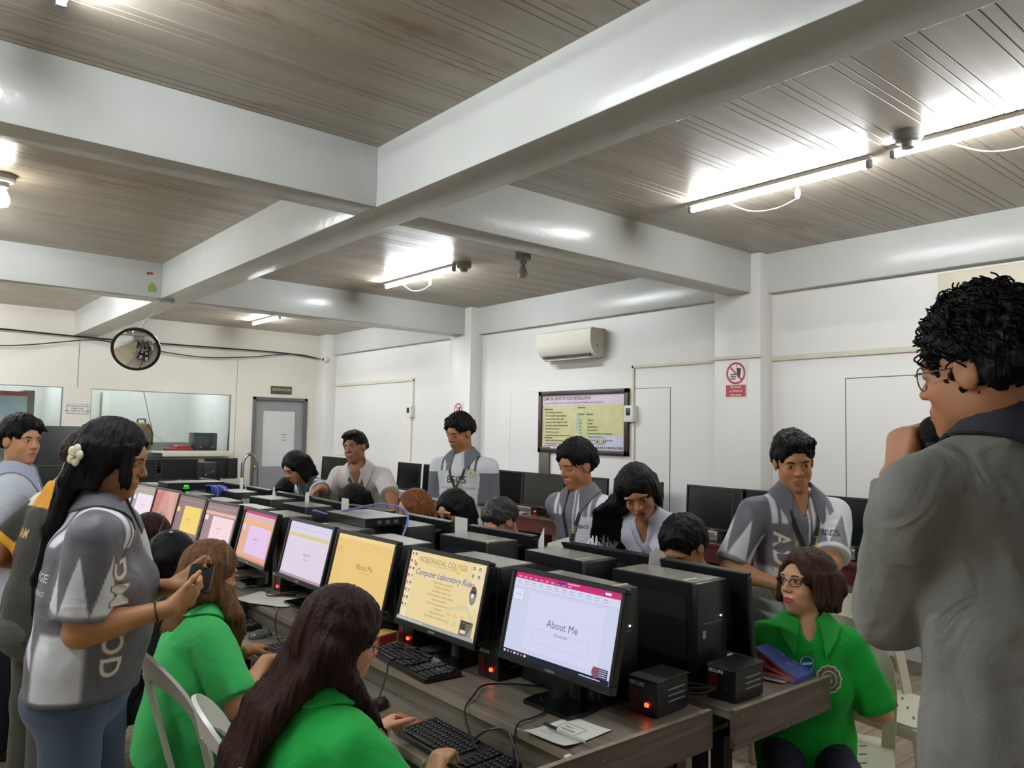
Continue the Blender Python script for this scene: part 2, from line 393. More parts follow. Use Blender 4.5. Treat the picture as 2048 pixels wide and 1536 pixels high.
# server room sign
t = thing('room_sign', 'small dark sign lettered SERVER ROOM above the grey door', 'sign', (5.19, YF, 2.255))
b = BM(); box(b, (0, -.006, 0), (.36, .012, .13), bev=.002); obj('sign_board', b, mat('sign_dark', '4a4740', .4), t)
b = BM(); text(b, 'SERVER ROOM', .06, T(0, -.0125, .005, rx=PI/2), width=.31, bold=.01); obj('sign_lettering', b, mat('sign_gold', 'c9b98d', .4), t)
t = thing('notice_sign', 'small white framed notice between the two office windows', 'sign', (2.215, YF, 1.845))
b = BM(); box(b, (0, -.004, 0), (.275, .008, .14)); box(b, (0, -.0085, 0), (.265, .001, .13), mat=1); box(b, (0, -.009, 0), (.255, .001, .12)); lathe(b, [(.028, 0), (.028, .008)], 16, T(0, -.001, .075, rx=PI/2)); obj('sign_board', b, [M_white, M_dkgrey], t)
b = BM()
for k, s in enumerate(('THIS SERVICE IS NOT', 'CARED FOR', 'ANY DAMAGES OR LOSS')): text(b, s, .028, T(0, -.0098, .035-k*.034, rx=PI/2), bold=.015)
obj('sign_lettering', b, M_black, t)
# rooms behind the windows
M_room = mat('office_white', 'dcdcd8', .6, var=.02)
b = BM(); box(b, (2.6, YF+2.6, 1.6), (7, .1, 3.2)); struct('wall_office', b, M_room)
b = BM(); box(b, (4.55, YF+1.35, 1.6), (.08, 2.5, 3.2)); struct('wall_office_right', b, M_room)
b = BM(); box(b, (2.2, YF+1.35, 1.6), (.06, 2.5, 3.2)); struct('wall_office_middle', b, M_room)
b = BM(); box(b, (-.6, YF+1.35, 1.6), (.06, 2.5, 3.2)); struct('wall_office_left', b, M_room)
b = BM(); box(b, (2.2, YF+1.35, 3.0), (6.6, 2.5, .06)); struct('ceiling_office', b, M_room)
# ---------------------------------------------------------------- lamps
def tube_lamp(x, y0, y1, label, cord=True, dimmed=False):
    t = thing('tube_light', label, 'ceiling light', (x, (y0+y1)/2, ZC), 0, 'tube lights on the ceiling')
    L = y1-y0
    b = BM(); box(b, (0, 0, -.014), (.045, L, .028), bev=.004); obj('batten', b, M_white, t)
    b = BM(); tube(b, [(0, -L/2+.03, -.052), (0, L/2-.03, -.052)], .0155, 12); obj('lit_tube', b, M_tube_dim if dimmed else M_tube, t)
    for s in (-1, 1):
        b = BM(); box(b, (0, s*(L/2-.014), -.045), (.036, .028, .05), bev=.006); obj('end_cap', b, M_grey, t)
    if cord:
        b = BM(); lathe(b, [(.016, 0), (.018, -.03), (.012, -.05), (.008, -.06)], 10, T(.05, -L*.12, -.075)); tube(b, spline([(.05, -L*.12, -.13), (.05, 0, -.16), (.04, L*.14, -.14), (.035, L*.3, -.03)]), .004, 6)
        tube(b, [(.03, -L*.12, -.02), (.05, -L*.12, -.05), (.05, -L*.12, -.08)], .006, 6)
        obj('power_cord', b, M_cream, t)
    return t
def bulb_base(x, y, label, lit=None):
    t = thing('lamp_holder', label, 'lamp holder', (x, y, ZC), 0, 'round lamp holders on the ceiling')
    b = BM(); lathe(b, [(.07, 0), (.072, -.035), (.06, -.05), (.035, -.055), (.03, -.085), (0, -.086)], 24); obj('holder_base', b, M_grey, t)
    if lit is not None:
        b = BM(); lathe(b, [(.016, -.07), (.02, -.1), (.042, -.15), (.045, -.175), (.035, -.205), (0, -.22)], 20); obj('bulb', b, emis('lit_bulb', 'fff8ea', 60) if lit else mat('unlit_bulb', 'b5aaa5', .3), t)
tube_lamp(4.25, 2.0, 3.26, 'long lit tube light with the dangling white plug, right ceiling bay', True, True)
tube_lamp(4.2, .62, 1.87, 'lit tube light at the right edge of the picture', True, True)
tube_lamp(4.2, 5.97, 7.26, 'lit tube light in the middle bay, left of the round lamp holder')
tube_lamp(4.3, 10.3, 11.3, 'small far lit tube light near the far wall', False)
tube_lamp(.45, 2.0, 3.2, 'tube light at the top left corner of the picture')
tube_lamp(.3, 6.3, 7.5, 'lit tube light at the left edge of the picture', False)
for i, (x, y) in enumerate(((4.2, -2.6), (-1.2, 1.8), (-1.2, 5.6), (.2, 10.2), (-.9, 8.7), (-.9, 10.5), (1.4, 8.38), (3.2, 8.36))):  # last four tubes are added out of view to brighten the far wall
    tube_lamp(x, y, y+1.22, ('tube light behind the camera on the right', 'tube light beyond the left edge, nearer', 'tube light beyond the left edge, farther', 'tube light in the far left bay nearest the long beam', 'tube light deep in the far left bay, nearer one', 'tube light deep in the far left bay, by the far wall', 'tube light hidden just beyond the farther cross beam, left half', 'tube light hidden just beyond the farther cross beam, right half')[i], False)
tube_lamp(3.4, YF+.8, YF+2.0, 'tube light inside the office behind the long window', False).location.z = 2.97
tube_lamp(1.2, YF+.8, YF+2.0, 'tube light inside the office behind the left window', False).location.z = 2.97
bulb_base(4.06, 1.72, 'round grey lamp holder between the two right tube lights')
bulb_base(4.24, 5.87, 'round grey lamp holder at the end of the middle tube light')
bulb_base(4.43, 5.23, 'lamp holder with an unlit bulb hanging near the right wall', False)
bulb_base(.565, 5.86, 'lamp holder with a lit bulb at the left edge of the picture', True)
# ---------------------------------------------------------------- wall things
t = thing('air_conditioner', 'white split air conditioner high on the right wall above the rules poster', 'air conditioner', (XW, 6.10, 2.45))
pr = [(0, 0), (-.08, -.005), (-.15, .03), (-.205, .09), (-.225, .15), (-.22, .29), (-.2, .305), (0, .305)]
b = BM(); prism(b, [(x, z) for x, z in pr], .86, Matrix.Translation((0, .46, 0)) @ Matrix.Rotation(PI/2, 4, 'X')); obj('casing', b, mat('ac_white', 'e6e1d3', .35, var=.02), t, smooth=25)
b = BM(); box(b, (-.125, .035, .015), (.09, .74, .02), M=T(0, 0, .01)); obj('air_outlet', b, M_black, t)
b = BM(); box(b, (-.15, .02, -.012), (.075, .70, .008), bev=.003); obj('louver', b, M_white, t)
b = BM(); box(b, (-.19, -.4015, .19), (.03, .003, .06)); box(b, (-.12, -.4015, .12), (.012, .003, .02), mat=1); obj('side_label', b, [M_white, M_dkgrey], t)
# rules poster
t = thing('framed_poster', 'framed laboratory rules poster with yellow text sheet on the right wall', 'poster', (XW, 6.03, 1.755))
b = BM()
for c, s in (((0, .325), (1.38, .05)), ((0, -.325), (1.38, .05)), ((-.665, 0), (.05, .7)), ((.665, 0), (.05, .7))): box(b, (-.018, -c[0], c[1]), (.036, s[0], s[1]), bev=.004)
obj('frame', b, mat('frame_mahogany', '33201d', .35), t)
def P_(u, v, d=0.0): return Matrix(((0, 0, -1, -.012-d), (-1, 0, 0, -u), (0, 1, 0, v), (0, 0, 0, 1)))
b = BM(); pw, ph = 1.28, .6
quad(b, [P_(0, 0) @ Vector(p) for p in ((-pw/2, -ph/2, 0), (pw/2, -ph/2, 0), (pw/2, ph/2, 0), (-pw/2, ph/2, 0))], 0)
def prect(u0, v0, u1, v1, m, d=.001):
    quad(b, [P_(0, 0, d) @ Vector(p) for p in ((u0, v0, 0), (u1, v0, 0), (u1, v1, 0), (u0, v1, 0))], m)
prect(-.64, .19, .64, .3, 1); prect(.14, -.3, .64, -.15, 2); prect(-.64, -.3, .14, -.25, 1)
prect(-.08, -.12, -.02, .1, 3); prect(.02, -.16, .1, .12, 4)
text(b, 'COMPUTER LABORATORY RULES AND REGULATIONS', .05, P_(-.24, .262, .002), 5, bold=.02, width=.76)
text(b, 'Computer laboratory users are required to observe the following rules and regulations', .03, P_(-.14, .215, .002), 6, bold=.01, width=.94)
def plines(u, v, n, dv, seed):
    r = random.Random(seed)
    for k in range(n):
        w = r.uniform(.22, .45); s = ('users must log in before use', 'do not install or copy programs', 'keep the laboratory clean', 'report damaged units', 'no food or drinks allowed inside')[k % 5]
        text(b, s, .028, P_(u+w/2, v-k*dv, .002), 5, bold=.012, width=w)
text(b, 'Before Laboratory', .032, P_(-.53, .145, .002), 5, bold=.02, width=.14); plines(-.58, .108, 8, .037, 3)
text(b, 'During Laboratory', .032, P_(-.53, -.2+.02, .002), 5, bold=.02, width=.13); plines(-.58, -.21, 2, .035, 5)
text(b, 'Sanctions', .03, P_(.0, .16, .002), 5, bold=.02); text(b, 'Offense', .03, P_(.0, .085, .002), 5, bold=.02); text(b, 'Sanction', .03, P_(.13, .085, .002), 5, bold=.02)
for k, (s, u, w) in enumerate((('Warning', .14, .09), ('1 day', .13, .08), ('Suspension', .17, .15), ('Suspension', .17, .15), ('Recommended for one semester', .28, .36), ('suspension of account', .22, .22), ('Recommended for one school year', .28, .38), ('suspension of account', .22, .22))):
    text(b, s, .028, P_(u, .02-k*.036, .002), 5, bold=.012, width=w)
    if k < 6: text(b, ('1st', '2nd', '3rd', '4th', '5th', '6th')[k], .028, P_(-.01, .02-k*.036, .002), 5, bold=.015)
for u in (.25, .34):
    for r0, m_, d_ in ((.035, 5, .002), (.031, 0, .003), (.015, 5, .004)): prism(b, circ(r0, 20), .0004, P_(u, -.21, d_), m_)
text(b, 'COLLEGE OF COMPUTING STUDIES', .035, P_(.42, -.275, .003), 5, bold=.02, width=.38)
text(b, 'Dean of the College', .03, P_(-.5, -.268, .003), 6, bold=.01, width=.2)
obj('printed_sheet', b, [mat('poster_yellow', 'cbc894', .4, var=.07, vscale=9), mat('poster_pink', 'd9c6d6', .4, var=.06), mat('poster_lilac', 'cac6dc', .4, var=.06), mat('poster_grey', 'aeb9b4', .5), mat('poster_green', 'bccb8c', .5), mat('poster_ink', '4f4a3c', .6), mat('poster_ink_violet', '7b6a93', .6)], t, smooth=0)
def food_sign(y, z, w, h, label):
    t = thing('prohibition_sign', label, 'sign', (5.81, y, z))
    def S_(d): return Matrix(((0, 0, -1, -.002-d), (-1, 0, 0, 0), (0, 1, 0, 0), (0, 0, 0, 1)))
    b = BM(); prism(b, rrect(w, h, .008), .003, S_(0), 0)
    r = w*.44; cy = h/2-w*.53
    prism(b, circ(r, 36, 0, cy), .0004, S_(.004), 1); prism(b, circ(r*.8, 36, 0, cy), .0004, S_(.0045), 0)
    for k in range(3): prism(b, rrect(w*.26, w*.045, w*.02, cx=-w*.12, cy=cy-w*.05-k*w*.085), .0004, S_(.005), 2)
    prism(b, [(w*.03, cy+w*.2), (w*.24, cy+w*.2), (w*.2, cy-w*.18), (w*.08, cy-w*.18)], .0004, S_(.005), 2)
    prism(b, [(w*.05, cy+w*.2), (w*.02, cy+w*.33), (w*.045, cy+w*.33), (w*.075, cy+w*.2)], .0004, S_(.005), 2)
    a = math.radians(-45); c, s = math.cos(a), math.sin(a)
    prism(b, [(x*c-y_*s, x*s+y_*c+cy) for x, y_ in ((-r*.9, -w*.035), (r*.9, -w*.035), (r*.9, w*.035), (-r*.9, w*.035))], .0004, S_(.0055), 1)
    z0 = -h/2+.012; z1 = cy-r-.006
    prism(b, [(-w*.45, z0), (w*.45, z0), (w*.45, z1), (-w*.45, z1)], .0004, S_(.0045), 1)
    for k, s_ in enumerate(('No food', 'or drink in', 'this area')):
        text(b, s_, (z1-z0)*.3, S_(.0055) @ Matrix.Translation((0, z1-(k+.5)*(z1-z0)/3, 0)), 0, bold=.012)
    obj('sign_face', b, [mat('sign_white', 'e6dedb', .4, var=.02), mat('sign_red', 'ae3340', .45, var=.03), mat('sign_black', '1d1d1b', .5)], t, smooth=0)
food_sign(3.94, 2.13, .222, .335, 'red and white no food or drink sign on the nearer column')
food_sign(8.09, 1.865, .2, .29, 'no food or drink sign on the farther column')
# wall box at the right edge
b = BM(); box(b, (XW-.06, 1.75, 2.68), (.12, 1.1, .3), bev=.01); tag(obj('wall_cover', b, M_cream), 'cream box cover high on the wall at the right edge', 'box')
b = BM(); box(b, (5.985, 6.62, 1.30), (.03, .17, .34), bev=.004); 
tag(obj('wall_panel_box', b, mat('olive_grey', '5b5a4c', .5)), 'olive grey flat box on the wall below the poster', 'box')
# cctv camera and cables on the far wall
t = thing('security_camera', 'small white round security camera in the far right corner', 'camera', (5.82, 11.93, 2.79))
b = BM(); lathe(b, [(.05, 0), (.055, .02), (.05, .05), (.03, .06), (0, .06)], 20, T(0, 0, 0, ry=-PI/2)); obj('camera_body', b, M_white, t)
b = BM(); lathe(b, [(.026, .055), (.026, .066), (0, .067)], 16, T(0, 0, 0, ry=-PI/2)); obj('lens', b, M_blackg, t)
def cable(pts, r, label, m=None, g=None, n=8, cat='cable', name='cable'):
    b = BM(); tube(b, spline(pts, n), r, 6); return tag(obj(name, b, m or M_black), label, cat, g)
cable([(-2.5, 12.24, 2.93), (-.2, 12.22, 2.90), (1.25, 12.2, 2.875), (2.4, 12.2, 2.855), (3.6, 12.2, 2.86), (5.1, 12.2, 2.87), (5.78, 12.22, 2.83)], .011, 'upper black cable strung along the far wall')
cable([(-2.5, 12.24, 2.7), (0, 12.22, 2.64), (1.3, 12.2, 2.655), (2.3, 12.18, 2.82), (2.75, 12.18, 2.79), (3.8, 12.2, 2.70), (4.6, 12.2, 2.76), (5.35, 12.2, 2.865), (5.8, 12.1, 2.81)], .008, 'lower sagging dark blue cable on the far wall', mat('cable_blue_black', '23263a', .5))
# convex mirror hanging from the long beam
t = thing('convex_mirror', 'round convex mirror hanging from the long beam', 'mirror', (1.90, 7.93, 2.35))
mb = BM(); R0, dep = .205, .062; Rs = (R0*R0+dep*dep)/(2*dep)
prof = [(Rs*math.sin(a), Rs*math.cos(a)-Rs+dep) for a in [k/14*math.asin(R0/Rs) for k in range(15)][::-1]]
n_dir = Vector((-.34, -1.0, -.5)).normalized(); rot = n_dir.to_track_quat('Z', 'Y').to_matrix().to_4x4()
lathe(mb, prof[:-1]+[(.0005, dep)], 40, rot); obj('mirror_dome', mb, mat('mirror_silver', 'dedede', .03, metal=1, var=0), t)
mb = BM(); lathe(mb, [(R0-.004, -.01), (R0+.012, -.01), (R0+.012, .008), (R0-.004, .01)], 40, rot); lathe(mb, [(R0, -.012), (.06, -.05), (0, -.05)], 30, rot, 1); obj('rim', mb, [M_black, M_white], t)
mb = BM(); tube(mb, [(0, 0, .15), (0.25, .1, .53)], .006, 8); box(mb, (.27, .1, .515), (.16, .04, .03)); tube(mb, [(0, 0, .15), (.03, .08, .04)], .006, 6); obj('hanger', mb, M_grey, t)
# scraps of tape on the farther cross beam
b = BM(); prism(b, [(0, 0), (.07, 0), (.07, .05), (.03, .09), (0, .05)], .002, T(2.0, 7.996, 2.93, rx=PI/2)); tag(obj('paper_scrap', b, mat('scrap_green', '7d9a45', .6)), 'small green paper scrap stuck on the farther cross beam', 'paper scrap')
b = BM(); prism(b, [(0, 0), (.06, .01), (.05, .03), (0, .03)], .002, T(1.98, 7.996, 3.09, rx=PI/2)); tag(obj('paper_scrap', b, mat('scrap_red', '93302c', .6)), 'small red scrap stuck above the green one', 'paper scrap')
# ---------------------------------------------------------------- computer tables
ZD, ZS = .75, .66
def make_table(L, label):
    """Local +x is the side the user sits on, x=0 the back edge; y runs along the table."""
    t = thing('computer_table', label, 'table', (0, 0, 0), 0, 'two-tier computer tables standing back to back')
    b = BM(); box(b, (.29, 0, ZD-.0125), (.58, L-.036, .025)); obj('tabletop', b, M_desk, t)
    b = BM(); box(b, (.5825, 0, ZD-.0125), (.005, L-.036, .025)); obj('edge_band', b, M_edge, t)
    b = BM(); box(b, (.69, 0, ZS-.0125), (.22, L-.036, .025)); box(b, (.8025, 0, ZS-.0125), (.005, L-.036, .026), mat=1); obj('keyboard_shelf', b, [M_desk, M_edge], t)
    b = BM(); box(b, (.565, 0, (ZD-.025+ZS-.03)/2), (.018, L-.04, ZD-ZS+.005)); obj('riser_panel', b, M_desk, t)
    for s in (-1, 1):
        b = BM(); h = .118; r = .03
        pl = [(0, -h), (.81-r, -h), (.81, -h+r*.6), (.815, -.035), (.80, -.012), (.77, 0), (0, 0)]
        prism(b, pl, .018, Matrix.Translation((0, s*(L/2)+(.018 if s < 0 else 0), ZD+.006)) @ Matrix.Rotation(PI/2, 4, 'X'))
        box(b, (.39, s*(L/2-.009), ZD+.0065), (.77, .018, .002), mat=1)
        for x, z in ((.04, -.02), (.5, -.025), (.3, -.1)): lathe(b, [(.004, 0), (.004, .002)], 8, T(x, s*(L/2), ZD+z, rx=s*-PI/2), 2)
        obj('end_panel', b, [M_deskx, M_edge, M_metal], t)
        b = BM(); box(b, (.1, s*(L/2-.12), .315), (.05, .05, .63)); obj('leg', b, M_dkmet, t)
        b = BM(); box(b, (.62, s*(L/2-.12), .315), (.05, .05, .63)); obj('leg', b, M_dkmet, t)
        b = BM(); box(b, (.36, s*(L/2-.12), .6), (.52, .04, .06)); obj('cross_rail', b, M_dkmet, t)
    b = BM(); box(b, (.06, 0, .38), (.018, L-.3, .5)); obj('modesty_panel', b, mat('table_dark_panel', '2a231e', .5), t)
    return t
TL = 2.44
t0 = make_table(TL, 'table with the folded sheet and pen on its near end')
dup(t0, (2.10, 1.51+TL/2, 0), PI)
dup(t0, (2.10, 1.51+TL*1.5+.02, 0), PI, 'second table of the lit-screen row, where the headband typist sits')
dup(t0, (2.10, 1.51+TL*2.5+.04, 0), PI, 'farthest table of the lit-screen row, under the blue cable bundle')
dup(t0, (2.147, 1.46+TL*1.5+.02, 0), 0, 'middle table of the opposite row, under the black network box')
dup(t0, (2.147, 1.46+TL*2.5+.04, 0), 0, 'farthest table of the opposite row, near the grey door')
t0.location = (2.147, 1.46+TL/2, 0); t0['label'] = 'computer table of the opposite row with the blue book on its end'
# ---------------------------------------------------------------- monitors
class Scr:
    """Collects flat coloured areas and lettering of one lit display; u right, v down, 0..1."""
    def __init__(s, w, h): s.w, s.h, s.bm, s.m, s.idx, s.k = w, h, BM(), [], {}, 0
    def mi(s, c):
        if c not in s.idx: s.idx[c] = len(s.m); s.m.append(scr(c))
        return s.idx[c]
    def p(s, u, v): return ((u-.5)*s.w, -.0005-s.k*.00012, (.5-v)*s.h)
    def r(s, u0, v0, u1, v1, c):
        quad(s.bm, [s.p(u0, v1), s.p(u1, v1), s.p(u1, v0), s.p(u0, v0)], s.mi(c)); s.k += 1
    def poly(s, pts, c):
        quad(s.bm, [s.p(*q) for q in pts], s.mi(c)); s.k += 1
    def c(s, u, v, r, c, n=20, sy=1.0):
        quad(s.bm, [s.p(u+x/s.w, v-y*sy/s.h) for x, y in circ(r, n)], s.mi(c)); s.k += 1
    def t(s, txt, u, v, size, c, bold=.01, width=None, slant=0.0):
        x, y, z = s.p(u, v); M = Matrix.Translation((x, y, z)) @ Matrix.Rotation(PI/2, 4, 'X')
        if slant: M = M @ Matrix(((1, slant, 0, 0), (0, 1, 0, 0), (0, 0, 1, 0), (0, 0, 0, 1)))
        text(s.bm, txt, size, M, s.mi(c), bold, width); s.k += 1
def slide(bg, bar, slide_c, ribbon=None, txt='55506a', stripe=None, task='1c2140', u0=.17, full=False):
    def f(s):
        s.r(0, 0, 1, 1, bg)
        if ribbon: s.r(0, .07, 1, .2, ribbon)
        if bar: s.r(0, 0, 1, .065, bar)
        if stripe: s.r(0, .2, 1, .27, stripe)
        for k in range(9): s.r(.05+k*.1, .1, .05+k*.1+.05, .115, 'b4b6cc')
        if not full:
            s.r(.02, .3, .13, .42, slide_c); s.r(u0, .24 if not stripe else .3, .93, .88, slide_c)
        s.t('About Me', .55, .56, .022 if not full else .02, txt, 0); s.t('Personal Info', .55, .64, .009, txt)
        s.r(0, .955, 1, 1, task)
    return f
def scr1(s):
    s.r(0, 0, 1, 1, 'cfd4ee'); s.r(0, .075, 1, .17, 'd6d9f2'); s.r(0, 0, 1, .075, 'c9246f')
    for k in range(10): s.r(.03+k*.055, .045, .06+k*.055, .058, 'e9b4cf')
    s.r(.42, .02, .5, .05, '5b2a8c'); s.r(.52, .015, .63, .028, 'efc5da'); s.r(.86, .025, .91, .05, 'ffffff')
    for k in range(12): s.r(.03+k*.075, .1, .03+k*.075+.04, .112, 'aab0cf'); s.r(.03+k*.075, .13, .03+k*.075+.05, .14, 'b7bcd8')
    s.r(0, .17, 1, .176, 'b4bad6'); s.r(.015, .2, .125, .345, 'aeb5d2'); s.r(.018, .204, .122, .34, 'e0e1f6'); s.t('About Me', .07, .27, .006, '8088a8')
    s.r(.18, .2, .9, .9, 'bcc2dd'); s.r(.183, .204, .897, .896, 'd8d7f4')
    s.r(.28, .62, .8, .623, 'a9afc8'); s.r(.28, .79, .8, .793, 'a9afc8'); s.r(.28, .62, .282, .79, 'a9afc8'); s.r(.798, .62, .8, .79, 'a9afc8')
    s.t('About Me', .54, .53, .034, '656b86', 0); s.t('Personal Info', .54, .64, .011, '6f7590')
    s.r(0, .945, 1, 1, '131733')
    for k in range(7): s.r(.02+k*.035, .962, .04+k*.035, .985, ('e8ecff', '8aa0d8', 'd05a5a')[k % 3])
    s.r(.75, .968, .93, .978, 'cfd6f0')
    s.r(.86, .84, .985, .945, '454b63'); s.c(.885, .895, .016, 'b03a44'); s.c(.885, .895, .011, '5a6078')
    for k in range(4): s.r(.915, .855+k*.022, .975, .863+k*.022, 'b8bed6')
def scr2(s):
    s.r(0, 0, 1, 1, 'ecd6a0'); s.r(.0, 0, .08, .95, 'efe0bd'); s.r(.85, 0, 1, .6, 'efdcb0')
    s.t('KORONADAL COLLEGE', .45, .105, .028, 'b0955f', bold=.015); s.t('City of Koronadal, South Cotabato', .45, .16, .012, 'c2a872')
    s.c(.24, .12, .012, 'c9b87c'); s.c(.66, .14, .016, 'd9c25c'); s.c(.66, .14, .011, 'e8d690')
    s.t('Computer Laboratory Rules', .5, .29, .032, '5c6bb0', bold=.01, slant=.3)
    for k, (q, w) in enumerate((('Observe silence at all times', .26), ('No eating and drinking', .22), ('Log in before using the unit', .25), ('Do not change any computer settings', .34), ('Handle the units with care', .2), ('Shut down the computer after every use', .32), ('Be honest', .1), ('Keep the laboratory clean', .2), ('Report problems to the laboratory in charge', .31))):
        s.t(q, .5, .38+k*.058, .013, 'ab8f5e', width=w*s.w)
    s.poly([(.62, .66), (.84, .56), (.95, .72), (.93, .78), (.84, .62), (.62, .7)], 'd6cfa4')
    for k in range(3): s.r(.62+k*.09, .72, .67+k*.09, .77, 'd9cb96'); s.r(.62+k*.09, .82, .67+k*.09, .88, 'd9cb96')
    for k in range(14): s.c(.82-.03*math.sin(k*.25), .08+k*.022, .0016, '9a8f74', 8)
    s.c(.9, .42, .019, '4f4d4e', 24, 1.75); s.c(.9, .44, .0155, '8f9094', 24, 1.6); s.c(.895, .42, .006, 'f4f4f4', 14, 1.8); s.r(.872, .355, .93, .4, '37353a')
    for k in range(16):
        c = ('d86a58', '5a7a6a', 'c85a48', 'b9a27a')[k % 4]; u, v = .025+(k % 2)*.045, .03+(k//2)*.105
        s.r(u, v, u+.025, v+.035, c); s.r(u-.004, v+.045, u+.03, v+.052, 'c7b28a')
    s.r(.1, .17, .13, .21, 'd2463e')
    for u, v in ((.86, .05), (.93, .05), (.86, .15), (.93, .15)): s.r(u, v, u+.024, v+.04, '4b4438'); s.r(u+.006, v+.01, u+.018, v+.03, 'e8dcc0')
    s.r(0, .95, 1, 1, '9fa2a0')
    for k in range(12): s.r(.02+k*.03, .965, .036+k*.03, .987, 'dfe2e2')
    s.r(.83, .76, .98, .95, '6b655f'); s.r(.84, .77, .96, .785, '2c2a2a'); s.r(.84, .80, .9, .9, '3d3937'); s.r(.845, .88, .91, .925, 'e4d3b8'); s.poly([(.92, .95), (.98, .8), (.98, .95)], '9a938c')
def scr3(s):
    s.r(0, 0, 1, 1, 'ecc77c'); s.r(.0, 0, 1, .06, 'f1d694')
    for k in range(11): s.r(.04+k*.085, .1+(k % 3)*.015, .08+k*.085, .11+(k % 3)*.015, 'd8b268')
    s.r(.02, .2, .13, .3, 'e4bd70'); s.r(.16, .2, .95, .9, 'e6be72'); s.r(.165, .205, .945, .895, 'eec97f')
    s.t('About Me', .57, .47, .034, '8f7448', 0); s.r(.49, .55, .68, .556, 'ae9058'); s.r(0, .95, 1, 1, 'dfb76a')
def scr8(s):
    s.r(0, 0, 1, 1, 'c98d86'); s.poly([(0, .1), (.35, 0), (.15, 1), (0, 1)], 'bb6f68'); s.poly([(.5, 0), (.75, 0), (.95, 1), (.8, 1)], 'd39f94'); s.t('Resume', .45, .6, .03, '8a4e50'); s.r(0, .95, 1, 1, '6b3f44')
SCREENS = [scr1, scr2, scr3,
    slide('ded2e6', 'd8cde6', 'e0d4e8', 'dad0e6', '8a809c', 'd9c98e', 'b996ae', full=True),
    slide('dfa894', 'b42d6c', 'e0c2ea', 'dcaab4', '8d6f96', 'e8b070', 'd08c6c', .26),
    slide('9c7f84', '8c7078', 'f2d6dc', '94787e', 'b08c94', 'e6b09c', '7c626a', .28),
    slide('8b6e70', '806468', 'f0d066', '86696c', 'a08a50', None, '6a5358', .3),
    scr8,
    slide('a59890', 'a09088', 'ecdcec', 'a8988e', 'a098a8', None, '8c8078', .2),
    slide('93a4e0', '8b9ce0', 'aebcf0', None, '6070a8', None, '5a68a8')]
def make_monitor(label, screen=None, scale=1.0, cat='monitor', group=None, tilt=.225, cable=False, back_tag=False, zc=.262):
    """Display faces local -y, x to the viewer's right; origin on the desk under the screen."""
    t = thing('monitor', label, cat, (0, 0, 0), 0, group)
    w, h = .476*scale, .268*scale
    R = Matrix.Translation((0, 0, zc)) @ Matrix.Rotation(-tilt, 4, 'X')
    b = BM(); W, H = w+.034, h+.04; cz = -.004
    for c, s in (((0, .004, h/2+.0085), (W, .026, .017)), ((0, .004, -h/2-.0115), (W, .028, .023)), ((-w/2-.0085, .004, 0), (.017, .026, h)), ((w/2+.0085, .004, 0), (.017, .026, h))): box(b, c, s, M=R, bev=.003, seg=1)
    obj('bezel', b, M_black, t)
    b = BM(); box(b, (0, .016, -.001), (W-.004, .014, H-.004), M=R, bev=.004, seg=1)
    pr = bmesh.ops.create_cube(b, size=1, matrix=R @ Matrix.Translation((0, .042, -.005)) @ Matrix.Diagonal((W*.72, .045, H*.7, 1)))
    for v in pr['verts']:
        q = R.inverted() @ v.co
        if q.y > .05: q.x *= .7; q.z *= .75; v.co = R @ q
    obj('back_shell', b, M_black, t)
    if screen:
        s = Scr(w, h); screen(s); o = obj('screen', s.bm, s.m, t, smooth=0, M=R, normals=False)
    else:
        b = BM(); quad(b, [(-w/2, -.0005, -h/2), (w/2, -.0005, -h/2), (w/2, -.0005, h/2), (-w/2, -.0005, h/2)]); obj('screen', b, mat('dark_screen', '06070a', .18, var=0), t, M=R, normals=False)
    b = BM(); text(b, 'FUZION', .011, R @ Matrix.Translation((0, -.0108, -h/2-.012)) @ Matrix.Rotation(PI/2, 4, 'X')); obj('maker_lettering', b, M_white, t, smooth=0, normals=False)
    b = BM(); box(b, (0, .085, zc/2), (.055, .025, zc), bev=.008); box(b, (0, .06, zc), (.05, .06, .05)); obj('neck', b, M_black, t)
    b = BM(); prism(b, [(-.11, .0), (-.1, -.06), (.1, -.06), (.11, 0), (.09, .13), (-.09, .13)], .014); obj('stand_base', b, M_blackg, t)
    return t
MON = [(1.711, 1.83, 2), (1.67, 2.438, 2), (1.662, 3.052, 2), (1.672, 3.625, 0), (1.674, 4.281, -1.5), (1.665, 4.86, 3), (1.665, 5.45, 3), (1.67, 6.02, 4), (1.67, 6.62, 4), (1.67, 7.2, 3)]
ML = ['lit monitor showing a pink-barred About Me slide, nearest the camera', 'lit monitor with the yellow laboratory rules wallpaper and desktop icons', 'lit monitor with an all orange-yellow slide', 'lit monitor showing a pale lilac slide with one yellow stripe', 'lit monitor showing a lilac slide on peach with magenta bar', 'lit monitor showing a pink slide on mauve above the headband typist', 'lit monitor showing a bright yellow slide on mauve', 'lit monitor with a red-brown picture', 'lit monitor with a pale slide on a grey background', 'lit bluish monitor, farthest of the lit row']
for (x, y, yaw), lb, s in zip(MON, ML, SCREENS):
    o = make_monitor(lb, s, group='lit monitors in a row'); o.location = (x+.02, y, ZD); o.rotation_euler = (0, 0, -PI/2+math.radians(yaw))
back = make_monitor('x', None, tilt=.12, zc=.238)
VY = [(1.60, 2.12), (2.11, 2.63), (2.76, 3.29), (3.42, 3.96), (4.05, 4.59), (4.68, 5.18), (5.26, 5.74), (5.90, 6.42), (6.56, 7.04), (7.10, 7.6)]
ordn = ['nearest', 'second', 'third', 'fourth', 'fifth', 'sixth', 'seventh', 'eighth', 'ninth', 'farthest']
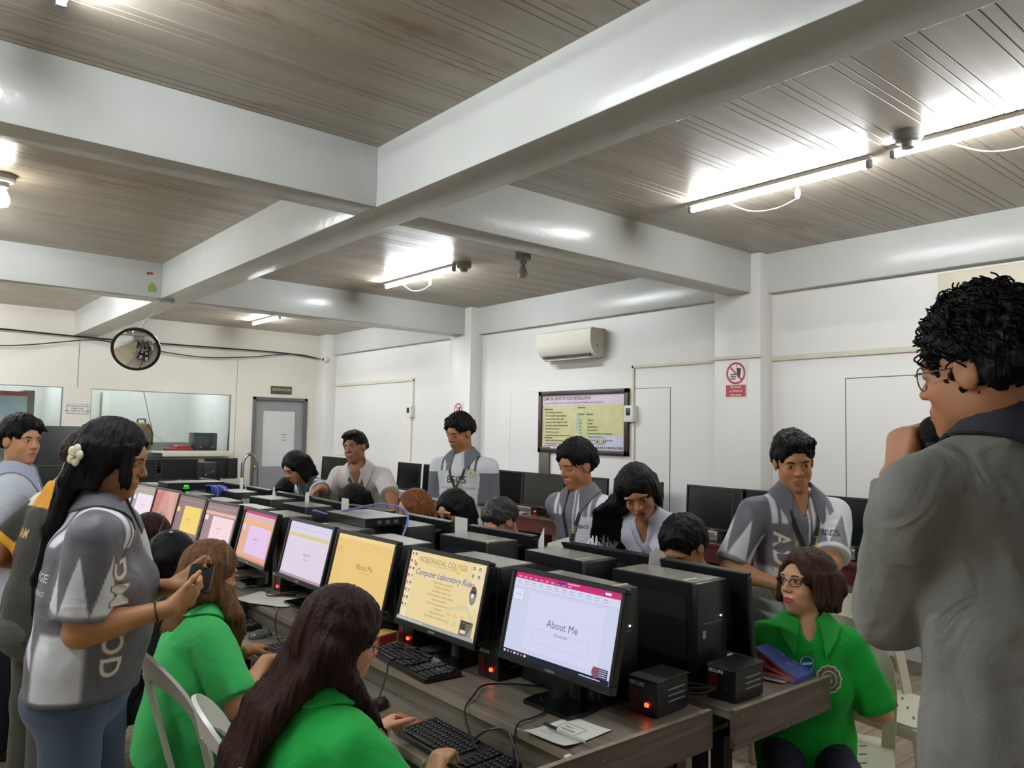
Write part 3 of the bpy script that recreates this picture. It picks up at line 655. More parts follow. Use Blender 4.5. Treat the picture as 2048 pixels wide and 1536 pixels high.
VL = ['beside the blue book', 'below the person in the white blouse', 'below the person in profile', 'below the person in the lettered shirt', 'just behind the black network box', 'in front of the sitter with black-framed glasses', 'where the leaning person rests a hand', 'left of the leaning person\'s hand', 'below the grey door', 'near the steel hoop']
for i, (a, c) in enumerate(VY):
    lb = '%s monitor back of the opposite row, %s' % (ordn[i], VL[i])
    if i == 0: o = back; o['label'] = lb; o['group'] = 'monitors seen from behind'
    else: o = dup(back, (0, 0, 0), None, lb)
    o.location = (2.475, (a+c)/2, ZD); o.rotation_euler = (0, 0, PI/2+math.radians((-1, 2, 0, -2, 1, -2, 3, -1, 2, 0)[i]))
# ---------------------------------------------------------------- towers
def make_tower(label):
    """Front faces local -y."""
    t = thing('computer_tower', label, 'computer', (0, 0, 0), 0, 'black computer towers')
    w, d, h = .18, .38, .365
    b = BM(); box(b, (0, .01, h/2), (w, d-.02, h), bev=.004, seg=1); obj('case', b, M_black, t)
    b = BM(); box(b, (0, 0, h-.0005), (w-.008, d-.03, .003)); obj('top_panel', b, mat('tower_top_glare', 'aaa8a0', .24, metal=.45, bump=.015, bscale=120, var=.08), t)  # paler base colour puts ceiling glare into the black tower's top
    b = BM(); box(b, (0, -d/2+.005, h/2), (w+.002, .026, h+.002), bev=.006); obj('front_panel', b, M_black, t)
    b = BM(); box(b, (0, -d/2-.0085, h*.62), (.11, .002, .006)); box(b, (.055, -d/2-.0085, h*.67), (.012, .003, .012)); box(b, (.015, -d/2-.0085, h*.645), (.02, .003, .006)); obj('front_ports', b, M_dkgrey, t)
    b = BM(); box(b, (.045, -d/2-.0095, h*.665), (.006, .002, .006)); obj('power_light', b, emis('white_led', 'e8f0ff', 2.5), t)
    b = BM(); box(b, (-.055, -d/2-.009, h*.52), (.018, .002, .026)); obj('maker_badge', b, mat('badge_silver', 'a9b4bb', .3, metal=.6), t)
    b = BM(); prism(b, rrect(.3, .26, .03), .003, Matrix.Translation((-w/2-.003, .0, h*.5)) @ Matrix(((0, 0, 1, 0), (1, 0, 0, 0), (0, 1, 0, 0), (0, 0, 0, 1)))); obj('side_panel', b, M_dkmet, t)
    return t
TY = [1.745, 2.274, 2.955, 3.512, 4.236, 4.746, 5.317, 5.923, 6.5, 7.1]
UY = [1.66, 2.19, 2.81, 3.51, 4.08, 4.72, 5.32, 6.02, 6.68, 7.25]
TLb = ['behind the pink-barred screen', 'behind the yellow wallpaper screen', 'behind the all orange screen', 'behind the pale lilac screen, under the network box', 'behind the peach and magenta screen', 'behind the pink slide screen', 'behind the bright yellow slide screen', 'behind the red-brown screen', 'under the blue cable bundle', 'farthest in the lit-screen row']
ULb = ['next to the unlit power box', 'behind the second monitor back', 'behind the third monitor back', 'just right of the black network box', 'left of the black network box', 'in front of the sitter with black-framed glasses', 'below the leaning person\'s hand', 'with a square white label on its front', 'with a tilted white tag on its front', 'farthest of the opposite row']
tw = None
for i, (y, lb) in enumerate(list(zip(TY, TLb))+list(zip(UY, ULb))):
    one = i < 10
    lb = 'black computer tower '+('' if one else 'in the opposite row ')+lb
    if tw is None: tw = make_tower(lb); o = tw
    else: o = dup(tw, (0, 0, 0), None, lb)
    j = i % 10
    o.location = ((1.915 if one else 2.2925)+(.0, .008, -.006, .004, .01, -.004)[j % 6], y+.19, ZD); o.rotation_euler = (0, 0, math.radians((0, 2, -1.5, 1, -2, .5)[(j+i//10) % 6]))
def small_card(x, y, z, w, h, rz, label, cat='paper tag', tilt=0.0, poly=None):
    b = BM(); prism(b, poly or [(-w/2, 0), (w/2, 0), (w/2, h), (-w/2, h)], .0015, T(0, 0, 0, rx=PI/2-tilt)); o = obj('paper_tag', b, mat('paper_white', 'd8d6cf', .7, var=.03), smooth=0)
    o.location = (x, y, z); o.rotation_euler = (0, 0, rz); return tag(o, label, cat)
oc = [(-.03, 0), (.03, 0), (.042, .04), (.03, .085), (.005, .1), (-.022, .088), (-.042, .045)]
small_card(2.43, 2.01, 1.0, .09, .2, PI/2+.9, 'white rounded card standing between the two nearest monitor backs', poly=[(x, y*1.8) for x, y in oc])
small_card(2.425, 2.70, 1.0, .09, .2, PI/2-.4, 'white folded card beside the second monitor back', poly=[(-.05, 0), (.03, 0), (.03, .12), (-.045, .19)])
small_card(2.425, 2.58, .97, .1, .16, PI/2+.2, 'white card tucked behind the second tower', poly=[(-.06, 0), (.06, 0), (.06, .15), (-.06, .19)])
small_card(2.425, 3.33, 1.0, .11, .17, PI/2, 'white card beside the third monitor back')
small_card(2.425, 4.63, 1.0, .1, .17, PI/2, 'white card beside the sitter with black-framed glasses')
small_card(2.425, 5.21, 1.0, .09, .18, PI/2, 'white card by the hand of the leaning person', poly=[(-.06, 0), (.05, 0), (.02, .17), (-.03, .17)])
small_card(2.425, 5.80, 1.0, .09, .18, PI/2, 'white pointed card far along the opposite row', poly=[(-.05, 0), (.05, 0), (.01, .17), (-.01, .17)])
small_card(2.425, 6.48, 1.0, .07, .2, PI/2, 'white card below the grey door')
b = BM(); box(b, (0, 0, 0), (.09, .003, .075)); o = tag(obj('label_sticker', b, mat('paper_white', 'd8d6cf', .7)), 'white label stuck on the front of a far tower', 'label'); o.location = (2.30, 6.01-.003, 1.03)
b = BM(); prism(b, [(-.02, 0), (.01, .02), (.02, .09), (-.01, .06)], .003, T(rx=PI/2)); o = tag(obj('label_tag', b, mat('paper_white', 'd8d6cf', .7)), 'white tilted tag on the front of a tower under the far desks', 'label'); o.location = (2.29, 6.668, .99)
# yellow tape strips on tower tops
for x, y, lb in ((2.26, 1.72, 'yellow tape strip on the nearest tower of the opposite row'), (2.25, 2.25, 'yellow tape strip on the second tower of the opposite row'), (2.25, 2.86, 'yellow tape strip on the third tower of the opposite row'), (1.97, 1.79, 'pale tape strip on the tower behind the pink-barred screen')):
    b = BM(); box(b, (0, 0, 0), (.075, .014, .001)); o = tag(obj('tape_strip', b, mat('tape_yellow', 'c9c49a', .5)), lb, 'tape'); o.location = (x, y, ZD+.3665)
# ---------------------------------------------------------------- voltage regulators
def make_avr(label, lit=True):
    """Front with lamp faces local -x; vented side faces -y."""
    t = thing('voltage_regulator', label, 'power box', (0, 0, 0), 0, 'black voltage regulators on the tables')
    b = BM(); box(b, (0, 0, .055), (.17, .11, .104), bev=.003, seg=1)
    obj('case', b, M_black, t)
    b = BM(); box(b, (.004, 0, .1085), (.176, .114, .004), bev=.001, seg=1); obj('lid', b, mat('regulator_lid', '2a2a2c', .35, metal=.4), t)
    b = BM()
    for s in (-1, 1):
        for k in range(3): box(b, (.02, s*.0555, .04+k*.018), (.09, .003, .004))
        for x, z in ((-.07, .05), (.03, .014), (.075, .085)): lathe(b, [(.004, 0), (.003, .003), (0, .003)], 8, T(x, s*.055, z, rx=-s*-PI/2 if s < 0 else -PI/2))
    obj('vents', b, M_grey, t)
    b = BM(); box(b, (-.0865, .03, .045), (.003, .035, .07)); obj('meter_window', b, mat('meter_red', '4a1216', .3), t)
    b = BM(); box(b, (-.088, -.02, .035), (.006, .014, .012), bev=.002); obj('switch_lamp', b, emis('red_lamp', 'ff2a12', 14) if lit else M_black, t)
    b = BM(); text(b, 'SECURE', .016, Matrix(((0, 0, -1, -.0875), (-1, 0, 0, .018), (0, 1, 0, .093), (0, 0, 0, 1))), bold=.02); obj('lettering', b, M_white, t, smooth=0)
    return t
a1 = make_avr('SECURE power box with glowing red switch at the end of the near table'); a1.location = (1.985, 1.635, ZD); a1.rotation_euler = (0, 0, .06)
for x, y, rz, lb in ((1.815, 2.2, .05, 'black SECURE power box with red light between the two nearest lit monitors'), (1.80, 2.72, 0, 'black power box glowing red under the yellow wallpaper screen'), (1.79, 4.0, 0, 'black power box glowing red under the pale lilac screen'), (5.7, 3.92, 0, 'power box with red light on the wall table, nearer one'), (5.62, 6.28, 0, 'power box with red light on the wall table below the poster')):
    dup(a1, (x, y, ZD), rz, lb)
a2 = make_avr('black power box with vents beside the blue book', False); a2.location = (2.295, 1.56, ZD); a2.rotation_euler = (0, 0, .03)
# ---------------------------------------------------------------- keyboards and mice
def make_keyboard(label):
    t = thing('keyboard', label, 'keyboard', (0, 0, 0), 0, 'black keyboards')
    b = BM(); prism(b, rrect(.45, .155, .012), .016, T(0, 0, .003, rx=.04)); obj('keyboard_body', b, M_black, t)
    b = BM()
    for r_ in range(6):
        x = -.215
        ws = [.018]*15 if r_ else [.016]*15
        if r_ == 5: ws = [.022, .02, .022, .11, .022, .022, .022, .022]
        for w in ws:
            if x+w > .085: break
            box(b, (x+w/2, .058-r_*.0225-(0 if r_ else -.004), .022+(.058-r_*.0225)*.04), (w-.003, .018, .007), bev=.002, seg=1); x += w+.0005
        for gx, n in ((.1, 3), (.162, 4)):
            for k in range(n if r_ else 3): box(b, (gx+k*.0165, .058-r_*.0225, .022+(.058-r_*.0225)*.04), (.0145, .018, .007), bev=.002, seg=1)
    o = obj('keys', b, mat('key_black', '1b1c1f', .45, var=.1), t, smooth=0); o['kind'] = 'stuff'
    return t
k1 = make_keyboard('black keyboard under the hands of the nearest typist'); k1.location = (1.405, 1.93, ZS); k1.rotation_euler = (0, 0, -PI/2)
dup(k1, (1.605, 2.49, ZD), -PI/2-.06, 'black keyboard lying on the upper tier under the yellow wallpaper screen')
dup(k1, (1.42, 3.86, ZS), -PI/2-.02, 'black keyboard on the shelf left of the silver mouse')
dup(k1, (1.385, 3.08, ZS), -PI/2, 'black keyboard under the hands of the headband typist')
def make_mouse(label, m):
    t = thing('mouse', label, 'mouse', (0, 0, 0), 0, 'computer mice')
    b = BM(); bmesh.ops.create_uvsphere(b, u_segments=20, v_segments=12, radius=1, matrix=Matrix.Translation((0, 0, .006)) @ Matrix.Diagonal((.031, .057, .03, 1)))
    bmesh.ops.bisect_plane(b, geom=b.verts[:]+b.edges[:]+b.faces[:], plane_co=(0, 0, .002), plane_no=(0, 0, 1), clear_inner=True)
    bmesh.ops.holes_fill(b, edges=[e for e in b.edges if e.is_boundary]); obj('mouse_body', b, m, t)
    b = BM(); lathe(b, [(.007, -.003), (.008, 0), (.007, .003)], 12, T(0, .036, .026, ry=PI/2)); obj('scroll_wheel', b, M_dkgrey, t)
    return t
m1 = make_mouse('black mouse on the shelf beside the patterned phone', mat('mouse_black', '1a1c1f', .3)); m1.location = (1.40, 2.39, ZS); m1.rotation_euler = (0, 0, -1.15)
m2 = make_mouse('shiny grey mouse beside the hand of the headband typist', mat('mouse_grey', '55575a', .15)); m2.location = (1.43, 3.51, ZS); m2.rotation_euler = (0, 0, -1.5)
# ---------------------------------------------------------------- things on the tables
def paper(x, y, z, w, h, rz, label, curl=.012):
    b = BM(); n = 8
    g = [[b.verts.new((w*(i/n-.5), h*(j/n-.5), .001+curl*max(0, (j/n-.55))**2*4+curl*max(0, .3-i/n)**2*3)) for j in range(n+1)] for i in range(n+1)]
    for i in range(n):
        for j in range(n): b.faces.new((g[i][j], g[i+1][j], g[i+1][j+1], g[i][j+1]))
    lo = [[b.verts.new(v.co-Vector((0, 0, .0012))) for v in r] for r in g]
    for i in range(n):
        for j in range(n): b.faces.new((lo[i][j+1], lo[i+1][j+1], lo[i+1][j], lo[i][j]))
    o = obj('paper_sheet', b, mat('sheet_paper', 'd6d4c9', .7, var=.03)); o.location = (x, y, z); o.rotation_euler = (0, 0, rz); return tag(o, label, 'paper')
p1 = paper(1.615, 1.665, ZD, .16, .21, PI/2+.08, 'folded white sheet with a printed stamp at the end of the near table')
b = BM()
for c, s in (((0, .03), (.08, .0012)), ((0, -.03), (.08, .0012)), ((-.04, 0), (.0012, .06)), ((.04, 0), (.0012, .06)), ((.0, .01), (.05, .004)), ((.01, -.01), (.03, .003)), ((.03, .075), (.05, .004))): box(b, (c[0], c[1], 0), (s[0], s[1], .0006))
obj('printed_stamp', b, mat('stamp_ink', '7f8a80', .7), p1, smooth=0).location = (0.01, -.02, .003)
paper(1.60, 3.80, ZD+.002, .21, .3, .5, 'white sheet lying under the pale lilac screen', .02)
paper(2.60, 1.68, ZD, .2, .28, .2, 'white papers under the blue book', .02)
t = thing('ballpoint_pen', 'black pen lying on the folded white sheet', 'pen', (1.577, 1.64, ZD+.016), .0)
b = BM(); tube(b, [(0, .085, 0), (0, .03, 0)], [.0055, .0055], 8); obj('cap', b, M_black, t)
b = BM(); tube(b, [(0, .03, 0), (0, -.07, 0), (0, -.085, -.002)], [.0042, .0042, .0015], 8); obj('barrel', b, mat('clear_barrel', 'b9beb8', .1, spec=.8), t)
b = BM(); box(b, (0, 0, .018), (.03, .025, .036), bev=.004); o = tag(obj('plug_adapter', b, M_white), 'white plug adapter at the edge of the near table end', 'adapter'); o.location = (1.50, 1.54, ZS); o.rotation_euler = (0, 0, .2)
b = BM(); box(b, (0, 0, .0), (.03, .028, .09), bev=.004); tag(obj('table_bracket', b, M_cream), 'cream corner bracket on the end of the near table', 'bracket').location = (1.51, 1.545, .705)
t = thing('card_box', 'small box with yellow top and red side under the yellow wallpaper screen', 'box', (1.67, 2.83, ZD), .3)
b = BM(); box(b, (0, 0, .017), (.1, .07, .034)); obj('box_side', b, mat('box_red', 'a03a22', .5), t)
b = BM(); box(b, (0, 0, .036), (.101, .071, .005)); obj('box_lid', b, mat('box_yellow', 'd0a85c', .5), t)
t = thing('mobile_phone', 'phone with red patterned case beside the near keyboard', 'phone', (1.405, 2.215, ZS), .15)
b = BM(); prism(b, rrect(.075, .15, .01), .012); obj('phone_body', b, mat('phone_rim', '5a3d2a', .3, metal=.5), t)
b = BM(); prism(b, rrect(.066, .14, .008), .001, T(0, 0, .012)); obj('phone_case', b, mat('phone_red_white', 'b3664c', .4, var=.75, vscale=90), t)
# blue notebook standing open-faced down
t = thing('notebook', 'blue lettered notebook with pink pages on the end of the opposite table', 'book', (2.70, 1.60, ZD), .1)
CO = T(0, -.088, .012) @ Matrix.Rotation(.46, 4, 'X')     # hinged along the near edge, the cover lifted
b = BM(); box(b, (0, 0, .002), (.27, .178, .004), bev=.001, seg=1); box(b, (0, .09, .004), (.27, .178, .004), M=CO, bev=.001, seg=1); box(b, (0, -.088, .008), (.27, .006, .018)); obj('cover', b, mat('notebook_blue', '4a5ca6', .45, var=.22, vscale=22), t)
b = BM(); box(b, (0, .003, .009), (.262, .168, .010)); box(b, (0, .088, -.003), (.262, .168, .006), M=T(0, -.086, .012) @ Matrix.Rotation(.22, 4, 'X')); box(b, (0, .088, -.001), (.262, .168, .004), M=CO); obj('pages', b, mat('notebook_pages', 'd9776c', .7, var=.1), t)
b = BM(); MM = CO @ T(0, .09, .0065, rz=0)
text(b, '2024', .05, MM @ T(0, .03, 0), bold=.006); text(b, 'PLANNER', .035, MM @ T(0, -.03, 0), bold=.006, width=.16); obj('cover_lettering', b, mat('notebook_silver', '9aa6cf', .4), t, smooth=0)
# ---------------------------------------------------------------- network boxes
t = thing('network_box', 'black network box with grey lid lying across two towers', 'network box', (2.115, 3.78, ZD+.368), 0)
b = BM(); box(b, (0, 0, .022), (.26, .44, .044), bev=.003, seg=1); obj('case', b, M_black, t)
b = BM(); box(b, (0, 0, .0455), (.262, .442, .003)); obj('lid', b, mat('lid_grey', '8a8984', .35, metal=.6), t)
b = BM()
for k in range(3): box(b, (-.05+k*.05, -.2215, .024), (.026, .004, .018))
obj('ports', b, M_dkgrey, t)
cable([(2.05, 3.95, 1.165), (2.2, 3.8, 1.21), (2.24, 3.62, 1.2), (2.22, 3.53, 1.15), (2.1, 3.42, 1.02), (2.08, 3.40, .9)], .006, 'blue network cable arching over the black network box', mat('cable_blue', '6a78b8', .45))
cable([(1.98, 3.98, 1.15), (1.96, 4.1, 1.16), (2.0, 4.2, 1.14), (2.06, 4.3, 1.1)], .005, 'short blue cable behind the black network box', mat('cable_blue', '6a78b8', .45))
t = thing('network_switch', 'network switch with green lights and blue cables', 'network box', (2.03, 6.52, ZD+.367), 0)
b = BM(); box(b, (0, 0, .03), (.44, .26, .055), bev=.003, seg=1); obj('case', b, M_black, t)
b = BM(); box(b, (0, 0, .059), (.442, .262, .003)); obj('lid', b, mat('lid_grey', '8a8984', .35), t)
b = BM(); box(b, (-.08, -.1315, .035), (.035, .003, .012)); box(b, (-.08, -.1315, .018), (.05, .003, .006)); obj('status_lights', b, emis('green_led', '35e03c', 1.6), t)
for k in range(7):
    cable([(2.10+k*.02, 6.385, 1.15), (2.12+k*.022, 6.33, 1.15-.004*k), (2.14+k*.02, 6.31, 1.08), (2.13+k*.02, 6.34, .95)], .006, 'blue network cable hanging from the green-lit switch', mat('cable_blue2', ('3a55c8', '5a72dd', '2c3f9a')[k % 3], .45) if k == 0 else mat('cable_blue_%s' % 'abc'[k % 3], ('3a55c8', '5a72dd', '8f9fe6')[k % 3], .45), 'blue network cables')
# ---------------------------------------------------------------- loose cables on the near tables
cable([(1.60, 2.44, ZD+.03), (1.5, 2.47, .79), (1.47, 2.45, .75), (1.43, 2.42, .70), (1.41, 2.405, ZS+.02)], .0032, 'thin cable running down to the black mouse')
cable([(1.98, 2.08, .78), (1.85, 2.0, .757), (1.75, 2.08, .757), (1.66, 2.12, .76), (1.56, 2.05, .765), (1.48, 1.99, .74), (1.43, 1.84, .68), (1.46, 1.72, .672)], .0032, 'black keyboard cable drooping over the edge near the pink-barred screen')
cable([(1.72, 1.9, .766), (1.66, 1.82, .756), (1.6, 1.8, .757), (1.53, 1.79, .757), (1.49, 1.76, .72), (1.44, 1.70, .67)], .003, 'thin cable crossing the edge beside the folded sheet')
cable([(1.49, 1.95, .672), (1.47, 1.86, .73), (1.48, 1.78, .75), (1.455, 1.70, .70), (1.44, 1.69, .675)], .003, 'cable loop standing on the shelf behind the near keyboard')
cable([(1.62, 3.6, .757), (1.57, 3.45, .77), (1.54, 3.3, .757), (1.6, 3.15, .757), (1.68, 3.2, .757), (1.62, 3.4, .757), (1.55, 3.25, .757), (1.6, 3.05, .757), (1.72, 3.0, .757)], .004, 'coiled black cable lying under the orange-yellow screen')
cable([(1.55, 3.65, .757), (1.5, 3.50, .78), (1.47, 3.44, .72), (1.46, 3.36, .668), (1.49, 3.27, .67), (1.505, 3.33, .69), (1.46, 3.42, .67), (1.44, 3.5, .675)], .0032, 'thin looped cable of the shiny grey mouse')
for k in range(4):
    y = 4.15+k*.3
    cable([(1.6+.05*(k % 2), y+.2, .757), (1.58, y, .762), (1.68, y-.1, .757), (1.62, y-.25, .76), (1.75, y-.3, .757)], .004, ('tangled black cable beside the pale lilac screen', 'black cable under the peach and magenta screen', 'black cable under the pink slide screen', 'black cable under the yellow slide screen')[k], None, 'tangled cables on the desks')
for k in range(3):
    cable([(2.2, 1.75+.1*k, .76), (2.14-.02*k, 1.68+.05*k, .765), (2.16, 1.6+.03*k, .77+.01*k), (2.2, 1.57, .79)], .005, 'black power cable between the two power boxes', None, 'power cables between the two power boxes')
cable([(1.75, 2.5, .757), (1.7, 2.6, .76), (1.66, 2.55, .79), (1.62, 2.65, .775), (1.7, 2.75, .757)], .0035, 'thin cable over the keyboard under the yellow wallpaper screen')
# ---------------------------------------------------------------- table and monitors along the right wall
t = thing('wall_table', 'long mahogany brown table along the right wall', 'table', (5.65, 6.4, 0))
b = BM(); box(b, (0, 0, .735), (.58, 9.6, .03), bev=.004); obj('tabletop', b, M_red, t)
b = BM(); box(b, (-.26, 0, .655), (.02, 9.56, .13)); obj('apron', b, M_red, t)
for y in (-4.7, -2.4, 0, 2.4, 4.7):
    b = BM(); box(b, (0, y, .36), (.5, .04, .72)); obj('side_panel', b, M_red, t)
wm = make_monitor('x', None, 1.22, tilt=.05, zc=.27)
WL = ['dark monitor at the far end of the wall table', 'dark monitor left of the person with the bag strap', 'dark monitor right of the person with the bag strap', 'dark monitor left of the person in the lettered shirt', 'dark monitor partly behind the person in the lettered shirt', 'dark monitor just right of the person in the lettered shirt', 'dark monitor with a white light below the poster', 'dark monitor left of the person in profile', 'dark monitor behind the person in profile', 'dark monitor behind the person in the white blouse', 'dark wall monitor above the nearest bowed sitter', 'dark monitor left of the standing person facing the camera', 'dark monitor behind the standing person facing the camera']
for i, y in enumerate((11.0, 10.35, 8.76, 8.08, 7.4, 6.72, 6.1, 5.48, 4.85, 4.5, 3.95, 3.45, 2.75)):
    if i == 9: continue
    if i == 0: o = wm; o['label'] = WL[0]; o['group'] = 'dark monitors on the wall table'
    else: o = dup(wm, (0, 0, 0), None, WL[i])
    o.location = (5.50+(.06 if i in (8, 4) else 0), y, ZD); o.rotation_euler = (0, 0, -PI/2+math.radians((0, 3, -4, 2, 0, -3, 5, 0, -2, 0, -6, 3, 0)[i]))
for y, lb in ((6.45, 'small white power lamp under the dark monitor below the poster'), ):
    b = BM(); box(b, (0, 0, .01), (.08, .12, .02)); tag(obj('cable_bundle', b, M_grey), 'grey cable bundle on the mahogany table', 'cable').location = (5.45, 6.38, ZD)
for i, y in enumerate((5.9, 6.95, 3.3)):
    b = BM(); box(b, (0, 0, 0), (.003, .03, .008)); tag(obj('monitor_light', b, emis('white_led', 'e8f0ff', 2.5)), ('white standby light of the monitor below the poster', 'white standby light beside the person in the lettered shirt', 'white standby light by the standing person facing the camera')[i], 'light').location = (5.474, y, .87)
# ---------------------------------------------------------------- far left: dark equipment, office things behind glass
t = thing('equipment_rack', 'tall black equipment rack against the far wall', 'rack', (1.72, 11.6, 0))
b = BM(); box(b, (0, 0, .8), (.86, .7, 1.6), bev=.01); obj('cabinet_body', b, M_black, t)
b = BM()
for z in (1.1, .83): box(b, (0.02, -.352, z), (.82, .004, .005))
for x, z in ((.2, 1.25), (.28, .95), (.33, 1.13)): box(b, (x, -.352, z), (.05, .004, .012))
obj('panel_lines', b, M_dkgrey, t)
dt = make_monitor('dark monitor on the far desk, below the office window', None, 1.0, tilt=.05)
dt.location = (3.42, 11.55, .745); dt.rotation_euler = (0, 0, .0); dt['group'] = 'dark monitors below the office window'
dup(dt, (2.86, 11.55, .745), 0, 'dark monitor on the far desk beside the black rack')
t = thing('far_desk', 'dark desk against the far wall below the office window', 'table', (3.45, 11.75, 0))
b = BM(); box(b, (0, 0, .73), (1.75, .7, .03)); obj('tabletop', b, M_dkmet, t)
b = BM(); box(b, (0, .1, .36), (1.7, .03, .7)); obj('back_panel', b, M_dkmet, t)
for s in (-1, 1):
    b = BM(); box(b, (s*.83, 0, .357), (.04, .6, .714)); obj('leg', b, M_dkmet, t)
lt = make_tower('black tower lying on the far desk beside the dark monitor'); lt.location = (3.8, 11.6, .745); lt.rotation_euler = (0, 0, .0)
lt2 = make_monitor('wide black monitor back with a small badge on the far desk', None, 1.0, tilt=.05); lt2.location = (4.08, 11.75, .745); lt2.rotation_euler = (0, 0, .1); lt2['group'] = 'dark monitors below the office window'
t = thing('steel_arch', 'bent steel hoop stand at the right end of the far desk', 'stand', (4.42, 11.5, 0))
b = BM(); tube(b, spline([(-.11, 0, 0), (-.11, 0, .9), (-.1, 0, 1.12), (-.03, 0, 1.22), (.05, 0, 1.2), (.1, 0, 1.08), (.11, 0, .8), (.11, 0, 0)], 6), .025, 10, flat=1); obj('hoop', b, M_metal, t)
b = BM(); box(b, (0, 0, .01), (.32, .25, .02)); obj('foot', b, M_metal, t)
# office counter and things on it
t = thing('office_counter', 'cream office counter behind the long window', 'counter', (3.72, YF+.50, 0))
b = BM(); box(b, (0, 0, .6), (1.3, .6, 1.2)); obj('counter_body', b, M_cream, t)
b = BM(); box(b, (0, 0, 1.215), (1.34, .66, .03)); obj('counter_top', b, M_white, t)
b = BM(); box(b, (-.1, -.01, 1.305), (1.0, .03, .14)); obj('front_glass', b, mat('counter_glass', 'b5beb8', .1), t)
b = BM(); box(b, (3.78, YF-.06, 1.215), (1.16, .12, .085), bev=.004); tag(obj('window_ledge', b, M_cream), 'cream ledge under the long office window', 'ledge')
t = thing('toaster_oven', 'dark grey toaster oven on the counter behind the long window', 'oven', (4.12, YF+.5, 1.231))
b = BM(); box(b, (0, 0, .15), (.36, .3, .3), bev=.015); obj('oven_body', b, mat('oven_grey', '43454a', .4), t)
b = BM()
for s in (-.08, .1): lathe(b, [(.02, 0), (.018, .015), (0, .015)], 14, T(s, -.15, .07, rx=PI/2))
obj('dials', b, M_metal, t)
b = BM(); box(b, (0, 0, .03), (.4, .26, .06), bev=.02); bmesh.ops.create_uvsphere(b, u_segments=12, v_segments=8, radius=1, matrix=Matrix.Translation((.05, 0, .07)) @ Matrix.Diagonal((.14, .1, .04, 1))); tag(obj('plastic_bag', b, mat('bag_red', 'c2484a', .4, var=.4, vscale=12)), 'red and white plastic bag beside the toaster oven', 'bag').location = (3.72, YF+.45, 1.231)
t = thing('backpack', 'tan backpack standing behind the long window', 'backpack', (3.2, YF+.55, 1.231))
b = BM(); box(b, (0, 0, .22), (.3, .2, .44), bev=.07, seg=4); obj('bag_body', b, mat('bag_tan', '9a7b45', .7, bump=.2), t)
b = BM(); tube(b, spline([(-.05, 0, .42), (-.05, 0, .49), (.05, 0, .49), (.05, 0, .42)]), .012, 8); tube(b, spline([(.14, -.1, .1), (.13, -.12, .3), (.06, -.1, .42)]), .012, 6); obj('handle', b, M_black, t)
b = BM(); box(b, (0, 0, .14), (.32, .4, .28), bev=.01)
for k in range(5): box(b, (.02, -.201, .06+k*.045), (.24, .004, .008), mat=1)
tag(obj('louvred_machine', b, [M_black, M_dkgrey]), 'black louvred machine on the far desk', 'machine').location = (3.05, 11.85, .96)
b = BM(); box(b, (0, 0, .1), (.4, .45, .21)); tag(obj('storage_box', b, M_dkgrey), 'dark box under the louvred machine', 'box').location = (3.05, 11.85, .745)
b = BM(); tube(b, [(3.35, YF+1.5, 2.6), (3.62, YF+1.5, 1.5), (3.7, YF+.6, 1.26)], .008, 6); tag(obj('hanging_cord', b, M_grey), 'slanting grey cord behind the long window', 'cord')
b = BM(); box(b, (3.1, YF+2.5, 1.75), (.12, .06, .9)); tag(obj('wall_duct', b, M_white), 'white vertical duct on the office back wall', 'duct')
# left office: blue board, green boxes, grey cabinet
t = thing('display_board', 'pale blue board with red top edge behind the left window', 'board', (.95, YF+.7, 1.6))
b = BM(); box(b, (0, 0, .05), (1.5, .03, .75)); obj('board_panel', b, mat('board_blue', 'b4cbd8', .4, var=.1, vscale=5), t)
b = BM(); box(b, (0, -.005, .45), (1.5, .035, .06)); obj('red_edge', b, mat('board_red', 'a8474c', .5), t)
for k in range(9):
    b = BM(); box(b, (.25+k*.1, YF+.9, 2.2), (.092, .25, .2)); tag(obj('green_file_box', b, mat('file_green', '8fb23f', .5, var=.1)), 'green file box on the high shelf behind the left window', 'file box', 'green file boxes on the high shelf')
b = BM(); box(b, (.65, YF+.9, 2.085), (1.1, .3, .02)); tag(obj('file_shelf', b, M_grey), 'high shelf carrying the green file boxes', 'shelf')
b = BM(); box(b, (1.72, YF+.9, 1.05), (.14, .4, 2.1)); tag(obj('grey_cabinet', b, mat('cabinet_taupe', '7d766c', .5)), 'narrow taupe cabinet behind the left window', 'cabinet')
